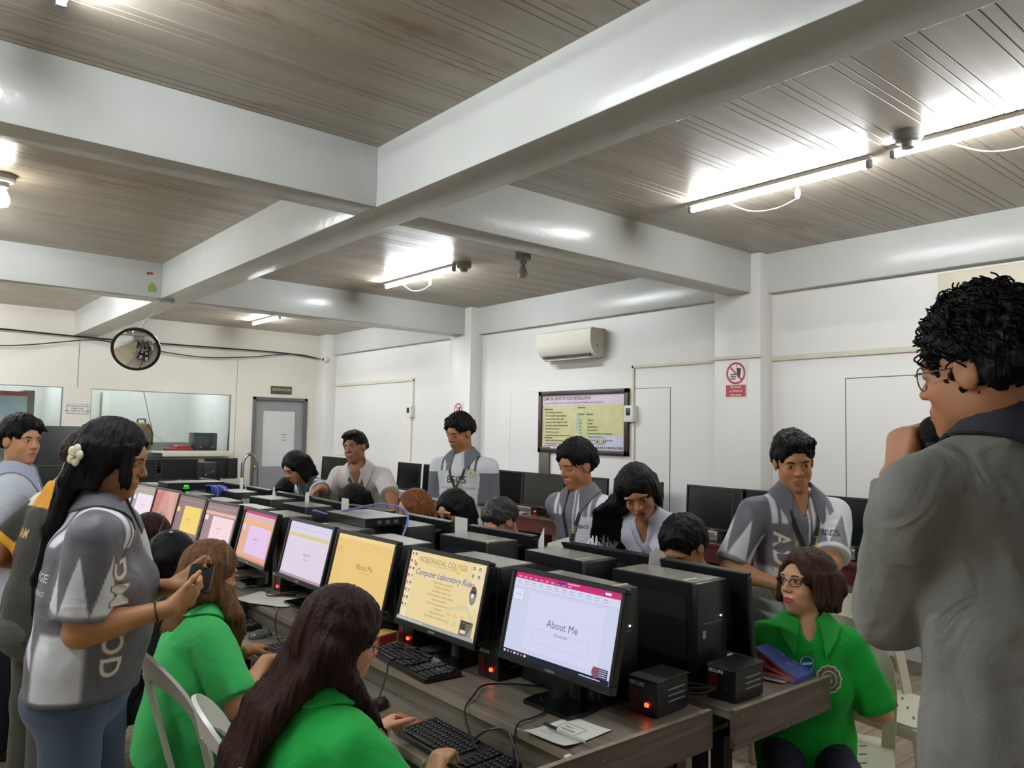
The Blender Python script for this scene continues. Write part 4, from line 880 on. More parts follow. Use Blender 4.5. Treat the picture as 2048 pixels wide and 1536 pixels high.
# ---------------------------------------------------------------- plastic chairs
def chair(label, loc, rz, m=None):
    """Sitter faces local +y."""
    m = m or mat('chair_white', 'dcdad2', .32, var=.02)
    t = thing('plastic_chair', label, 'chair', loc, rz, 'white plastic chairs')
    zs = .40
    b = BM(); pl = rrect(.42, .42, .07, 5); prism(b, pl, .02, T(0, 0, zs-.02)); 
    for s in (-1, 1): box(b, (s*.205, 0, zs-.035), (.014, .36, .05), bev=.004)
    box(b, (0, .205, zs-.035), (.36, .014, .05), bev=.004)
    obj('seat', b, m, t)
    b = BM()
    for i in range(3):
        for j in range(3): prism(b, rrect(.035, .01, .004), .0012, T(-.1+i*.1, -.08+j*.09, zs-.0002, rz=.6))
    obj('seat_slots', b, M_groove, t)
    # back: a broad bent frame with an open middle and a splat
    b = BM(); N = 22
    def strip(path, wid, th):
        rings = []
        for (x, z), w in zip(path, wid):
            y = -.19-.12*((z-zs)/.42)+.10*(x/.22)**2
            rings.append((Vector((x, y, z)), w))
        V = []
        for i, (p, w) in enumerate(rings):
            tg = (rings[min(i+1, len(rings)-1)][0]-rings[max(i-1, 0)][0]).normalized(); n = Vector((p.x*-.9, 1, .25)).normalized(); s = tg.cross(n).normalized()
            V.append([b.verts.new(p+s*w/2+n*th/2), b.verts.new(p-s*w/2+n*th/2), b.verts.new(p-s*w/2-n*th/2), b.verts.new(p+s*w/2-n*th/2)])
        for i in range(len(V)-1):
            for j in range(4): b.faces.new((V[i][j], V[i][(j+1) % 4], V[i+1][(j+1) % 4], V[i+1][j]))
        b.faces.new(V[0][::-1]); b.faces.new(V[-1])
    path, wid = [], []
    for k in range(N+1):
        a = PI*k/N; x = .2*math.cos(a); z = zs+.17+.235*math.sin(a)**.75
        path.append((x, z)); wid.append(.055+.05*math.sin(a)**2)
    path = [(.19, zs-.03), (.197, zs+.08)]+path+[(-.197, zs+.08), (-.19, zs-.03)]; wid = [.05, .05]+wid+[.05, .05]
    strip(path, wid, .012); strip([(0, zs-.02), (0, zs+.1), (0, zs+.22), (0, zs+.36)], [.1, .075, .07, .1], .009)
    o = obj('back', b, m, t, smooth=50)
    for sx in (-1, 1):
        for sy in (-1, 1):
            b = BM(); tube(b, [(sx*.18, sy*.17, zs-.015), (sx*.205, sy*.2+(.0 if sy > 0 else -.02), .22), (sx*.215, sy*.215+(0 if sy > 0 else -.035), 0)], [.03, .026, .022], 6, flat=.7); obj('leg', b, m, t, smooth=40)
    return t
chair('white plastic chair of the headband typist, back showing beside the jeans', (1.07, 2.88, 0), -PI/2)
chair('white plastic chair with its rounded back between the two typists', (1.05, 2.20, 0), -PI/2-.25)
chair('white plastic chair of the nearest typist, at the bottom edge', (1.0, 1.74, 0), -PI/2+.1)
cm = mat('chair_cream', 'cfcbb4', .35, var=.03)
chair('cream plastic chair under the sitter by the blue book', (3.0, 1.58, 0), PI/2+.45, cm)
chair('cream plastic chair with slotted seat below the grey jacket\'s elbow', (3.72, 1.62, 0), PI*.95, cm)
chair('cream plastic chair behind the sitter by the blue book', (3.75, 2.4, 0), PI*.9, cm)
# cream stool leg showing between the two near tables
t = thing('plastic_stool', 'cream plastic stool pushed between the two near tables', 'stool', (2.27, 1.80, 0), .1)
b = BM(); prism(b, rrect(.3, .3, .04), .02, T(0, 0, .59)); obj('seat', b, cm, t)
for sx in (-1, 1):
    for sy in (-1, 1):
        b = BM(); tube(b, [(sx*.12, sy*.12, .59), (sx*.145, sy*.145, 0)], [.026, .022], 4); obj('leg', b, cm, t, smooth=0)
# ---------------------------------------------------------------- people: signed-distance bodies meshed with surface nets
_rs = np.random.RandomState(5); _LAT = _rs.rand(32, 32, 32).astype(np.float32)*2-1
def vnoise(P):
    i = np.floor(P).astype(int); f = P-i; f = f*f*(3-2*f); i &= 31; j = (i+1) & 31
    x0, y0, z0 = i[..., 0], i[..., 1], i[..., 2]; x1, y1, z1 = j[..., 0], j[..., 1], j[..., 2]; fx, fy, fz = f[..., 0], f[..., 1], f[..., 2]
    a = _LAT[x0, y0, z0]*(1-fx)+_LAT[x1, y0, z0]*fx; b_ = _LAT[x0, y1, z0]*(1-fx)+_LAT[x1, y1, z0]*fx
    c = _LAT[x0, y0, z1]*(1-fx)+_LAT[x1, y0, z1]*fx; d = _LAT[x0, y1, z1]*(1-fx)+_LAT[x1, y1, z1]*fx
    return (a*(1-fy)+b_*fy)*(1-fz)+(c*(1-fy)+d*fy)*fz
def V(*a): return np.array(a, float)
def unit(v): v = np.asarray(v, float); return v/(np.linalg.norm(v)+1e-12)
class Prim:
    def __init__(s, fn, lo, hi): s.fn, s.lo, s.hi = fn, np.asarray(lo, float), np.asarray(hi, float)
def cap(a, b, ra, rb=None, cut=None):
    """Tapered capsule; cut=(point, direction) slices it flat."""
    a, b = V(*a), V(*b); rb = ra if rb is None else rb; ba = b-a; L2 = max(1e-9, ba @ ba)
    def fn(P):
        q = P-a; t = np.clip(q @ ba/L2, 0, 1)
        d = np.linalg.norm(q-t[..., None]*ba, axis=-1)-(ra+t*(rb-ra))
        if cut is not None: d = np.maximum(d, (P-cut[0]) @ cut[1])
        return d
    r = max(ra, rb)
    return Prim(fn, np.minimum(a, b)-r, np.maximum(a, b)+r)
def ecap(a, b, lat, wa, da, wb, db, cut=None):
    """Capsule of elliptic section: half width w along lat, half depth d across."""
    a, b = V(*a), V(*b); ba = b-a; L = np.linalg.norm(ba)+1e-9; ax = ba/L
    lat = unit(V(*lat)-ax*(V(*lat) @ ax)); dep = np.cross(ax, lat)
    def fn(P):
        q = P-a; t = np.clip(q @ ax/L, 0, 1); v = q-(t*L)[..., None]*ax
        w = wa+t*(wb-wa); d_ = da+t*(db-da); m = np.minimum(w, d_)
        x, y, z = v @ lat, v @ dep, v @ ax
        k0 = np.sqrt((x/w)**2+(y/d_)**2+(z/m)**2)+1e-9; k1 = np.sqrt((x/w**2)**2+(y/d_**2)**2+(z/m**2)**2)+1e-9
        d = k0*(k0-1)/k1
        if cut is not None: d = np.maximum(d, (P-cut[0]) @ cut[1])
        return d
    r = max(wa, da, wb, db)
    return Prim(fn, np.minimum(a, b)-r, np.maximum(a, b)+r)
def ell(c, r, R=None):
    c, r = V(*c), V(*r); R = np.eye(3) if R is None else np.asarray(R)   # rows of R: local axes in world
    def fn(P):
        q = (P-c) @ R.T; k0 = np.linalg.norm(q/r, axis=-1)+1e-9; k1 = np.linalg.norm(q/r**2, axis=-1)+1e-9
        return k0*(k0-1)/k1
    return Prim(fn, c-r.max(), c+r.max())
class Field:
    def __init__(s, prims, res, pad=.03):
        lo = np.min([p.lo for p in prims], 0)-pad; hi = np.max([p.hi for p in prims], 0)+pad
        s.o, s.h = lo, res; s.n = np.ceil((hi-lo)/res).astype(int)+1; s.a = np.full(s.n, .15, np.float32)
    def _blk(s, p, m):
        i0 = np.clip(((p.lo-m-s.o)/s.h).astype(int), 0, s.n-1); i1 = np.clip(np.ceil((p.hi+m-s.o)/s.h).astype(int)+1, 1, s.n)
        if np.any(i1 <= i0): return None, None
        sl = tuple(slice(u, v) for u, v in zip(i0, i1))
        g = np.stack(np.meshgrid(*[s.o[k]+s.h*np.arange(i0[k], i1[k]) for k in range(3)], indexing='ij'), -1)
        return sl, g
    def add(s, p, k=.02):
        sl, g = s._blk(p, k+.012)
        if sl is None: return
        d = p.fn(g); a = s.a[sl]
        h = np.maximum(k-np.abs(a-d), 0)/k
        s.a[sl] = np.minimum(a, d)-h*h*k*.25
    def sub(s, p, k=.01):
        sl, g = s._blk(p, k+.012)
        if sl is None: return
        d = -p.fn(g); a = s.a[sl]
        h = np.maximum(k-np.abs(a-d), 0)/k
        s.a[sl] = np.maximum(a, d)+h*h*k*.25
    def fuzz(s, amp, scale, off=0.0, warp=None):
        m = np.abs(s.a) < .035
        ix = np.argwhere(m); P = s.o+ix*s.h
        q = (warp(P) if warp else P)*np.asarray(scale)+off
        s.a[m] += (amp*(vnoise(q)+.5*vnoise(q*2.03+7))).astype(np.float32)
    def mesh(s):
        a = s.a; a[0] = a[-1] = .05; a[:, 0] = a[:, -1] = .05; a[:, :, 0] = a[:, :, -1] = .05
        S = a < 0
        cnt = sum(S[i:i+S.shape[0]-1, j:j+S.shape[1]-1, k:k+S.shape[2]-1].astype(np.int8) for i in (0, 1) for j in (0, 1) for k in (0, 1))
        mk = (cnt > 0) & (cnt < 8); c = np.argwhere(mk); idx = np.full(mk.shape, -1, np.int32); idx[mk] = np.arange(len(c))
        acc = np.zeros((len(c), 3)); n = np.zeros(len(c))
        for ax in range(3):
            e = np.eye(3, dtype=int)[ax]
            for u in (0, 1):
                for v in (0, 1):
                    o = np.zeros(3, int); o[(ax+1) % 3] = u; o[(ax+2) % 3] = v
                    p = c+o; q = p+e
                    a0 = a[p[:, 0], p[:, 1], p[:, 2]]; a1 = a[q[:, 0], q[:, 1], q[:, 2]]
                    x = (a0 < 0) != (a1 < 0); t = a0[x]/(a0[x]-a1[x])
                    acc[x] += o+t[:, None]*e; n[x] += 1
        vs = s.o+s.h*(c+acc/n[:, None]); F = []
        for ax in range(3):
            b1, b2 = (ax+1) % 3, (ax+2) % 3
            sl0 = [slice(1, -1)]*3; sl1 = [slice(1, -1)]*3; sl0[ax] = slice(0, -1); sl1[ax] = slice(1, None)
            A, B = S[tuple(sl0)], S[tuple(sl1)]
            g = np.argwhere(A != B); off = np.ones(3, int); off[ax] = 0; p = g+off
            flip = A[g[:, 0], g[:, 1], g[:, 2]]
            e1 = np.eye(3, dtype=int)[b1]; e2 = np.eye(3, dtype=int)[b2]
            q = [p-e1-e2, p-e2, p, p-e1]
            f = np.stack([idx[r_[:, 0], r_[:, 1], r_[:, 2]] for r_ in q], 1)
            f[~flip] = f[~flip][:, ::-1]; F.append(f)
        F = np.concatenate(F); F = F[(F >= 0).all(1)]
        return vs, F
def np_mesh(name, vs, F, base):
    me = bpy.data.meshes.new(name); n = len(F)
    me.vertices.add(len(vs)); me.vertices.foreach_set('co', (vs-base).astype(np.float32).ravel())
    me.loops.add(n*4); me.loops.foreach_set('vertex_index', F.astype(np.int32).ravel())
    me.polygons.add(n); me.polygons.foreach_set('loop_start', np.arange(0, n*4, 4, dtype=np.int32))
    me.polygons.foreach_set('use_smooth', np.ones(n, bool)); me.update(calc_edges=True)
    return me
def set_col(me, rgb):
    rgb = np.asarray(rgb, float); lin = np.where(rgb <= .04045, rgb/12.92, ((rgb+.055)/1.055)**2.4)
    at = me.color_attributes.new('col', 'FLOAT_COLOR', 'POINT')
    at.data.foreach_set('color', np.concatenate([lin, np.ones((len(lin), 1))], 1).astype(np.float32).ravel())
def hexc(s): return np.array([int(s[i:i+2], 16)/255 for i in (0, 2, 4)])
M_skin = vcol_mat('skin', .5, .08, 220, .45)
M_cloth = vcol_mat('cloth', .85, .25, 350, .2, .32, sheen=.1)
M_jersey = vcol_mat('jersey_cloth', .5, .15, 400, .4, .32)
def hair_mat(name, col, hi):
    m = mat(name, col, .46, bump=.55, bscale=70, var=.5, vscale=26, stretch=(3, 3, .3), spec=.14)
    return m
M_hair = hair_mat('hair_black', '0e0d0f', '2a2526')
M_hair_dk = hair_mat('hair_dark_brown', '2b1511', '4a2a22')
M_hair_br = hair_mat('hair_brown', '604229', '8a6238')
M_hair_au = hair_mat('hair_auburn', '3a221a', '5a3a28')
M_eye = mat('eye_white', 'd8d2ca', .25, var=.02); M_iris = mat('eye_iris', '1c110c', .15); M_lash = mat('lash', '15100f', .6)
M_glass_fr = mat('glasses_frame', '2a1f1e', .3)
M_lens = M_glass
def rotv(v, ax, ang):
    v, ax = V(*v), unit(ax); return v*math.cos(ang)+np.cross(ax, v)*math.sin(ang)+ax*(ax @ v)*(1-math.cos(ang))
def head_frame(yaw, pitch=0.0, roll=0.0):
    """yaw: heading, 0 looks along +Y, 90 along +X; pitch up; roll tips the head to the person's right. Rows: right, forward, up."""
    y = math.radians(yaw); f = V(math.sin(y), math.cos(y), 0); r = V(math.cos(y), -math.sin(y), 0); u = V(0, 0, 1)
    p = math.radians(pitch); f, u = f*math.cos(p)+u*math.sin(p), u*math.cos(p)-f*math.sin(p)
    q = math.radians(roll); u, r = u*math.cos(q)+r*math.sin(q), r*math.cos(q)-u*math.sin(q)
    return np.array([r, f, u])
DEBUG = False
def cam_px(p):
    d = V(*p)-CAM; x, y, z = [d @ a for a in AX]
    return (int(1024+F_PX*x/z), int(768-F_PX*y/z))
def ik(a, c, l1, l2, hint):
    a, c = V(*a), V(*c); d = c-a; L = np.linalg.norm(d); L = min(max(L, abs(l1-l2)+1e-3), l1+l2-1e-3); ax = unit(d)
    x = (l1*l1-l2*l2+L*L)/(2*L); h = math.sqrt(max(0, l1*l1-x*x)); p = unit(V(*hint)-ax*(V(*hint) @ ax))
    return a+ax*x+p*h, a+ax*L
def hand_prims(w, hd, hn, side, curl=(.35, .5, .35), thumb=(.75, .55, .35), s=1.0, spread=.06, tc=.35):
    """Palm, four unequal bent fingers and a thumb; w wrist, hd finger direction, hn way the palm faces, side +1 right."""
    hd = unit(hd); hn = unit(V(*hn)-hd*(V(*hn) @ hd)); th = np.cross(hd, hn)*side; out = []
    out.append((ecap(w+hd*.012*s, w+hd*.082*s, th, .030*s, .016*s, .040*s, .0125*s), .015))
    out.append((cap(w+hd*.02*s+th*.018*s+hn*.006*s, w+hd*.06*s+th*.026*s+hn*.008*s, .016*s, .013*s), .012))
    for i, (o, L, r) in enumerate(((.029, .072, .0088), (.0098, .080, .0090), (-.0096, .073, .0085), (-.0275, .056, .0075))):
        p = w+hd*(.084-.004*abs(i-1)**1.5)*s+th*o*s; ang = 0; ax = np.cross(hd, hn); d0 = unit(hd+th*spread*(1.5-i))
        k = (curl[0]+.05*i, curl[1]+.06*i, curl[2])
        for j, (fr, r0, r1) in enumerate(((.47, 1.02, .95), (.30, .95, .86), (.23, .86, .72))):
            ang += k[j]; d = rotv(d0, ax, ang); e = p+d*L*fr*s
            out.append((cap(p, e, r*r0*s, r*r1*s), .004)); p = e
    p = w+hd*.026*s+th*.026*s+hn*.006*s; d = unit(th*thumb[0]+hd*thumb[1]+hn*thumb[2])
    for j, (L, r0, r1) in enumerate(((.040, .0125, .0105), (.032, .0105, .0098), (.026, .0096, .0075))):
        e = p+d*L*s; out.append((cap(p, e, r0*s, r1*s), .006)); p = e; d = unit(d+(hd*.5+hn*.25)*tc)
    return out
def head_prims(c, R, s, fem, neck_to, nr):
    def P(x, y, z): return c+(x*R[0]+y*R[1]+z*R[2])*s
    def E(x, y, z, a, b_, d): return ell(P(x, y, z), (a*s, b_*s, d*s), R)
    j = .92 if fem else 1.0
    A = [(E(0, -.014, .034, .0745, .093, .082), .02), (E(0, .02, -.022, .0575*j, .068, .084), .03), (E(0, .034, -.080, .0375*j, .046, .036), .03),
         (E(0, .069, -.099, .02*j, .017, .015), .02), (E(.036, .05, -.032, .023, .025, .025), .02), (E(-.036, .05, -.032, .023, .025, .025), .02),
         (E(.026, .073, .022, .03, .013, .009), .014), (E(-.026, .073, .022, .03, .013, .009), .014), (E(0, .068, .03, .03, .02, .02), .02),
         (E(0, .07, -.066, .027, .02, .02), .016)]
    A += [(E(sx*.048, .012, -.062, .011, .03, .022), .03) for sx in (-1, 1)]
    B = [(E(sx*.031, .096, .003, .019, .016, .010), .008) for sx in (-1, 1)]
    C = [(E(sx*.031, .0725, .0015, .0155, .0135, .0105), .006) for sx in (-1, 1)]
    C += [(cap(P(0, .081, .008), P(0, .1015, -.027), .0075*s, .0105*s), .012), (E(.0115, .0905, -.0315, .009, .0105, .0075), .006), (E(-.0115, .0905, -.0315, .009, .0105, .0075), .006),
          (cap(P(-.017, .0855, -.0605), P(.017, .0855, -.0605), .0045*s), .006), (cap(P(-.013, .086, -.071), P(.013, .086, -.071), .0055*s), .006)]
    for sx in (-1, 1):
        Re = np.array([R[0]*sx, unit(R[1]*.95-R[2]*.25), unit(R[2]*.95+R[1]*.25)])
        C.append((ell(P(sx*.075, -.004, -.008), (.008*s, .019*s, .031*s), Re), .006))
        C.append((cap(P(sx*.078, -.02, .016), P(sx*.078, -.022, -.02), .006*s, .004*s), .006))
    D = [(ell(P(sx*.086, .002, -.004), (.006*s, .009*s, .016*s), R), .005) for sx in (-1, 1)]
    D += [(E(0, .093, -.066, .019, .009, .0016), .003)]
    nk = [(cap(P(0, -.022, -.05), neck_to, nr*.96, nr*1.12), .03)]
    return A+nk, B, C, D
FACE_EYE = [(-.0150, -.0005), (-.010, .0040), (-.002, .0060), (.007, .0049), (.0155, .0017), (.009, -.0036), (0, -.0052), (-.009, -.0040)]
def person(label, feet, heading, h=1.65, fem=False, lean=0.0, side=0.0, twist=0.0, pelvis=None, sit=False, head=None, hpos=None, hs=None,
           rw=None, lw=None, relb=(0, 0, -1), lelb=(0, 0, -1), rhand=None, lhand=None, skin='b98a67', skin2=None, res=.005, cres=.007,
           shirt=None, sleeve=.62, cuffs=False, trousers=None, girth=1.0, hair=None, hairmat=None, glasses=None, collar=None, deco=None, hem=.10, lips=None, belly=0.0, gaze=0.0, nk=1.0, noff=(0, 0, 0), arms=True, brow=1.0, shoulder_w=None, bust=0.0, rsh=None, cat='person', shirt_mat=None, fold=.0035, uarm=1.0, hand_s=1.0, lidded=.0):
    """One figure. feet: floor point under the pelvis. heading as in head_frame. Wrist targets rw, lw are world points."""
    base = V(feet[0], feet[1], 0.0)
    t = thing('person', label, cat, tuple(base))
    H = head_frame(heading)
    r0, f0, up = H
    zp = pelvis if pelvis is not None else (.47 if sit else .535*h)
    Pv = V(feet[0], feet[1], zp)
    su = unit(up*math.cos(math.radians(lean))+f0*math.sin(math.radians(lean)))
    su = unit(su*math.cos(math.radians(side))+r0*math.sin(math.radians(side)))
    tw = math.radians(twist); fS = unit(f0-su*(f0 @ su)); rS = np.cross(fS, su)
    fT, rT = fS*math.cos(tw)+rS*math.sin(tw), rS*math.cos(tw)-fS*math.sin(tw)
    hsz = hs or (.97 if fem else 1.0)*h/1.65*.98
    hy = head or (heading, 0, 0); R = head_frame(*hy); LS = .303*h
    if hpos is not None:                  # the spine bends so that the neck meets the head
        hpos = V(*hpos)
        for _ in range(6):
            N = hpos-(su*.038*h+R[2]*.078*h+R[1]*.008)*nk+V(*noff)
            dz = N[2]-Pv[2]; ld = unit(f0+r0*math.tan(math.radians(side)))
            if lean > 15 or sit:
                dd = math.sqrt(max(.0004, LS*LS-dz*dz)) if dz < LS else .04
                Pv = V(N[0]-ld[0]*dd, N[1]-ld[1]*dd, Pv[2]); su = unit(N-Pv); LS = max(LS, np.linalg.norm(N-Pv))
            else: Pv = N-su*LS
        base = V(Pv[0], Pv[1], 0.0); t.location = tuple(base)
        fS = unit(f0-su*(f0 @ su)); rS = np.cross(fS, su)
        fT, rT = fS*math.cos(tw)+rS*math.sin(tw), rS*math.cos(tw)-fS*math.sin(tw)
    else:
        N = Pv+su*.303*h
        hpos = N+su*.05*h+R[2]*.098*h*.98+R[1]*.02
    sw = (shoulder_w or (.104 if fem else .113))*h
    SR, SL = N-su*.034*h+rT*sw, N-su*.034*h-rT*sw
    if rsh is not None: SR = SR+V(*rsh)
    if DEBUG: print('PX', label[:40], [cam_px(p) for p in (hpos, N, SR, SL, Pv)], np.round(N, 2), np.round(Pv, 2))
    la, lf = .172*h*uarm, .152*h*uarm
    g = girth
    K = dict(N=N, Pv=Pv, su=su, fT=fT, rT=rT, R=R, hc=hpos, hs=hsz, base=base, t=t, h=h, SR=SR, SL=SL)
    if rw is None: rw = SR-up*(la+lf)*.985+rT*.06+f0*.05
    if lw is None: lw = SL-up*(la+lf)*.985-rT*.06+f0*.05
    ER, WR = ik(SR, rw, la, lf, relb); EL, WL = ik(SL, lw, la, lf, lelb)
    K.update(ER=ER, EL=EL, WR=WR, WL=WL)
    nr = (.047 if fem else .054)*h/1.65
    torso = lambda e, gg=1.0: [
        (ecap(Pv-su*.01*h, Pv+su*.05*h, rT, .098*h*g*gg+e, .068*h*g*gg+e, .094*h*g*gg+e, .066*h*g*gg+e), .05),
        (ecap(Pv+su*.05*h, Pv+su*.15*h, rT, .094*h*g*gg+e, .066*h*g*gg+e, (.084 if fem else .090)*h*g*gg+e, .063*h*g*gg+e), .06),
        (ecap(Pv+su*.15*h, N-su*.075*h, rT, (.084 if fem else .090)*h*g*gg+e, .063*h*g*gg+e, (.095 if fem else .104)*h*g**.6+e, (.066 if fem else .066)*h*g**.7+e), .06),
        (ecap(SR-rT*.045*h+su*.0*h, SL+rT*.045*h, su, .036*h+e, .042*h+e, .036*h+e, .042*h+e), .05),
        (cap(N+su*.004*h, SR-rT*.03*h+su*.004*h, .034*h+e, .03*h+e), .04), (cap(N+su*.004*h, SL+rT*.03*h+su*.004*h, .034*h+e, .03*h+e), .04),
        (cap(N-su*.05*h, N+su*.012*h, nr*1.35+e, nr*1.12+e*.6), .05)]
    bust_p = lambda e: [(ell(N-su*.135*h+fT*.055*h*g**.6+rT*sx*.045*h, (.046*h+e, .045*h*bust+e, .05*h+e), np.array([rT, fT, su])), .05) for sx in (-1, 1)] if bust else []
    bel = lambda e: [(ell(Pv+su*.085*h+fT*.04*h*belly, (.09*h*g+e, .075*h*g+e, .085*h+e), np.array([rT, fT, su])), .06)] if belly else []
    ar = lambda e, k=1.0: [(cap(SR, ER, .031*h*k*g**.7+e, .0255*h*k*g**.7+e), .03), (cap(SL, EL, .031*h*k*g**.7+e, .0255*h*k*g**.7+e), .03)]
    # ---- body
    A, B, C, D = head_prims(hpos, R, hsz, fem, N-su*.02*h, nr)
    pr = list(A)+torso(-.004)
    fa = []
    if arms:
        fa = ar(0)+[(cap(ER, WR, .0255*h*g**.5, .0165*h), .02), (cap(EL, WL, .0255*h*g**.5, .0165*h), .02)]
        for S, E_, W in ((SR, ER, WR), (SL, EL, WL)): fa.append((cap(E_+(W-E_)*.12, E_+(W-E_)*.4, .026*h*g**.5, .024*h*g**.5), .02))
    hands = []
    if arms:
        rh = rhand or dict(hd=unit(WR-ER), hn=-rT*.9+f0*.2); lh = lhand or dict(hd=unit(WL-EL), hn=rT*.9+f0*.2)
        hands = hand_prims(WR, side=1, s=hand_s*h/1.68, **rh)+hand_prims(WL, side=-1, s=hand_s*h/1.68, **lh)
    allp = [p for p, _ in pr+fa+hands+C]
    F = Field(allp, res)
    for p, k in pr: F.add(p, k)
    for p, k in B: F.sub(p, k)
    for p, k in C: F.add(p, k)
    for p, k in D: F.sub(p, k)
    for p, k in fa+hands: F.add(p, k)
    vs, fc = F.mesh(); me = np_mesh('body', vs, fc, base)
    sk = np.clip(hexc(skin)*1.07, 0, 1); col = np.tile(sk, (len(vs), 1))
    q = (vs-hpos) @ R.T/hsz
    nz = vnoise(vs*18)[:, None]*.02; col = col*(1+nz)
    hd_ = (np.abs(q[:, 0]) < .1) & (np.abs(q[:, 2]) < .13)
    ck = np.exp(-((np.abs(q[:, 0])-.038)**2+(q[:, 2]+.03)**2)/.0006)*(q[:, 1] > .03)*hd_
    col = col*(1+ck[:, None]*np.array([.06, -.03, -.04]))
    lipc = hexc(lips or 'a4685a')
    lm = np.clip(1.25-np.sqrt((q[:, 0]/.0225)**2+((q[:, 2]+.066)/.0095)**2), 0, .22)/.22*(q[:, 1] > .07)*hd_
    lm = lm[:, None]; col = col*(1-lm)+lipc*lm
    if skin2 is not None:
        m = np.clip((q[:, 1]-0.02)/.03, 0, 1)[:, None]*hd_[:, None]; col = col*(1-m)+hexc(skin2)*m*1.0
        col = col*(1-lm)+lipc*lm
    set_col(me, np.clip(col, 0, 1)); body = mesh_obj('body', me, M_skin, t)
    bvh_b = BVHTree.FromPolygons([tuple(v) for v in vs], [tuple(f) for f in fc])
    K['bvh_body'] = bvh_b
    # ---- face decals: eyes, brows, laid on the surface
    def lay(name, polys, mats_, bvh, Mx, off=.0009, depth=.2, parent=t):
        bm_ = BM()
        for pts, mi_, o_ in polys:
            vv = []
            for x, y in pts:
                p0 = Mx @ Vector((x, y, depth)); d = -(Mx.to_3x3() @ Vector((0, 0, 1))).normalized()
                hit = bvh.ray_cast(p0, d, depth*2)
                p = hit[0]-d*(off+o_) if hit[0] is not None else Mx @ Vector((x, y, 0))
                vv.append(bm_.verts.new(p-Vector(base)))
            try: bm_.faces.new(vv).material_index = mi_
            except ValueError: pass
        return obj(name, bm_, mats_, parent, smooth=0, normals=False)
    K['lay'] = lay
    def frame(o, x, y, z):
        m = Matrix.Identity(4)
        for i in range(3): m[i][0], m[i][1], m[i][2], m[i][3] = x[i], y[i], z[i], o[i]
        return m
    K['frame'] = frame
    FM = frame(hpos, -R[0]*hsz, R[2]*hsz, unit(R[1]))
    op = 1-lidded
    for sx in (-1, 1):
        ex = sx*.031; al = [(ex+x*sx, (y if y < 0 else y*op)+.0015) for x, y in FACE_EYE]
        ir = [(ex+.0056*math.cos(a)-gaze*.004, .0015+min(.0052*op, max(-.0046, .0056*math.sin(a)))) for a in [k*PI/7 for k in range(14)]]
        lash = [(ex+x*sx, y*op+.0015) for x, y in FACE_EYE[:5]]+[(ex+x*sx*1.06, y*op+.0036) for x, y in FACE_EYE[4::-1]]
        lay('eye', [(al, 0, 0), (ir, 1, .0003), (lash[:3]+lash[7:], 2, .0006), (lash[2:5]+lash[5:8], 2, .0006)], [M_eye, M_iris, M_lash], bvh_b, FM)
        bw = [(-.019, -.001), (-.010, .004), (.002, .006), (.0135, .0035), (.021, -.0015), (.0125, .0002), (.002, .0014), (-.010, -.001)]
        bp = [(ex+x*sx, y*brow+.0185) for x, y in bw]
        lay('eyebrow', [(bp[:3]+bp[6:], 0, .0), (bp[2:7], 0, .0)], [hairmat or M_hair], bvh_b, FM)
    # ---- hair
    if hair:
        hp, subs, hfuzz = hair(K)
        HF = Field([p for p, _ in hp], hfuzz.get('res', res), .04)
        for p, k in hp: HF.add(p, k)
        for p, k in subs: HF.sub(p, k)
        hc_, Rr = hpos, R
        HF.fuzz(hfuzz.get('amp', .004), hfuzz.get('scale', (120, 120, 18)), 3.3, lambda P: (P-hc_) @ Rr.T)
        hv, hf = HF.mesh(); hm = np_mesh('hair', hv, hf, base); mesh_obj('hair', hm, hairmat or M_hair, t)
        K['bvh_hair'] = BVHTree.FromPolygons([tuple(v) for v in hv], [tuple(f) for f in hf])
    # ---- shirt
    if shirt:
        hp_ = Pv-su*(hem-.0)*1.0
        e = .012
        tp = torso(e, 1.03)+bust_p(e)+bel(e)
        tp.append((ecap(Pv+su*.03, hp_, rT, .101*h*g+e, .072*h*g+e, .104*h*g+e+.004, .074*h*g+e+.006), .05))
        sp = []
        for S, E_, W in ((SR, ER, WR), (SL, EL, WL)):
            S0 = S
            if cuffs:
                sp += [(cap(S0, E_, .033*h+.006, .029*h+.006), .018), (cap(E_, W-(W-E_)*.02, .029*h+.006, .02*h+.006, cut=(W-unit(W-E_)*.005, unit(W-E_))), .015)]
            else:
                end = S0+(E_-S0)*sleeve; d = unit(E_-S0)
                sp.append((cap(S0, S0+(E_-S0)*(sleeve+.12), .036*h*g**.7+.012, .0375*h*g**.7+.014, cut=(end, d)), .035))
        SF = Field([p for p, _ in tp+sp], cres)
        for p, k in tp+sp: SF.add(p, k)
        SF.fuzz(fold, (16, 16, 7), 1.7, lambda P: (P-N) @ np.array([rT, fT, su]).T)
        hb = Prim(lambda P: (P-hp_) @ su, hp_-1.0, hp_+1.0); hb.hi = hp_+V(.5, .5, .4)
        SF.sub(hb, .004)
        SF.sub(cap(N+su*.005*h, N+su*.2, nr*1.05, nr*1.3), .012)
        if shirt.get('v'): SF.sub(cap(N+su*.03+fT*nr*1.1, N-su*shirt['v']+fT*.09, nr*.75, .012), .012)
        sv, sf = SF.mesh(); sm = np_mesh('shirt', sv, sf, base)
        q = (sv-N) @ np.array([rT, fT, su]).T
        dmin = np.min([p.fn(sv) for p, _ in tp], 0); zone = np.zeros(len(sv), int); tt = np.zeros(len(sv)); aa = np.zeros(len(sv))
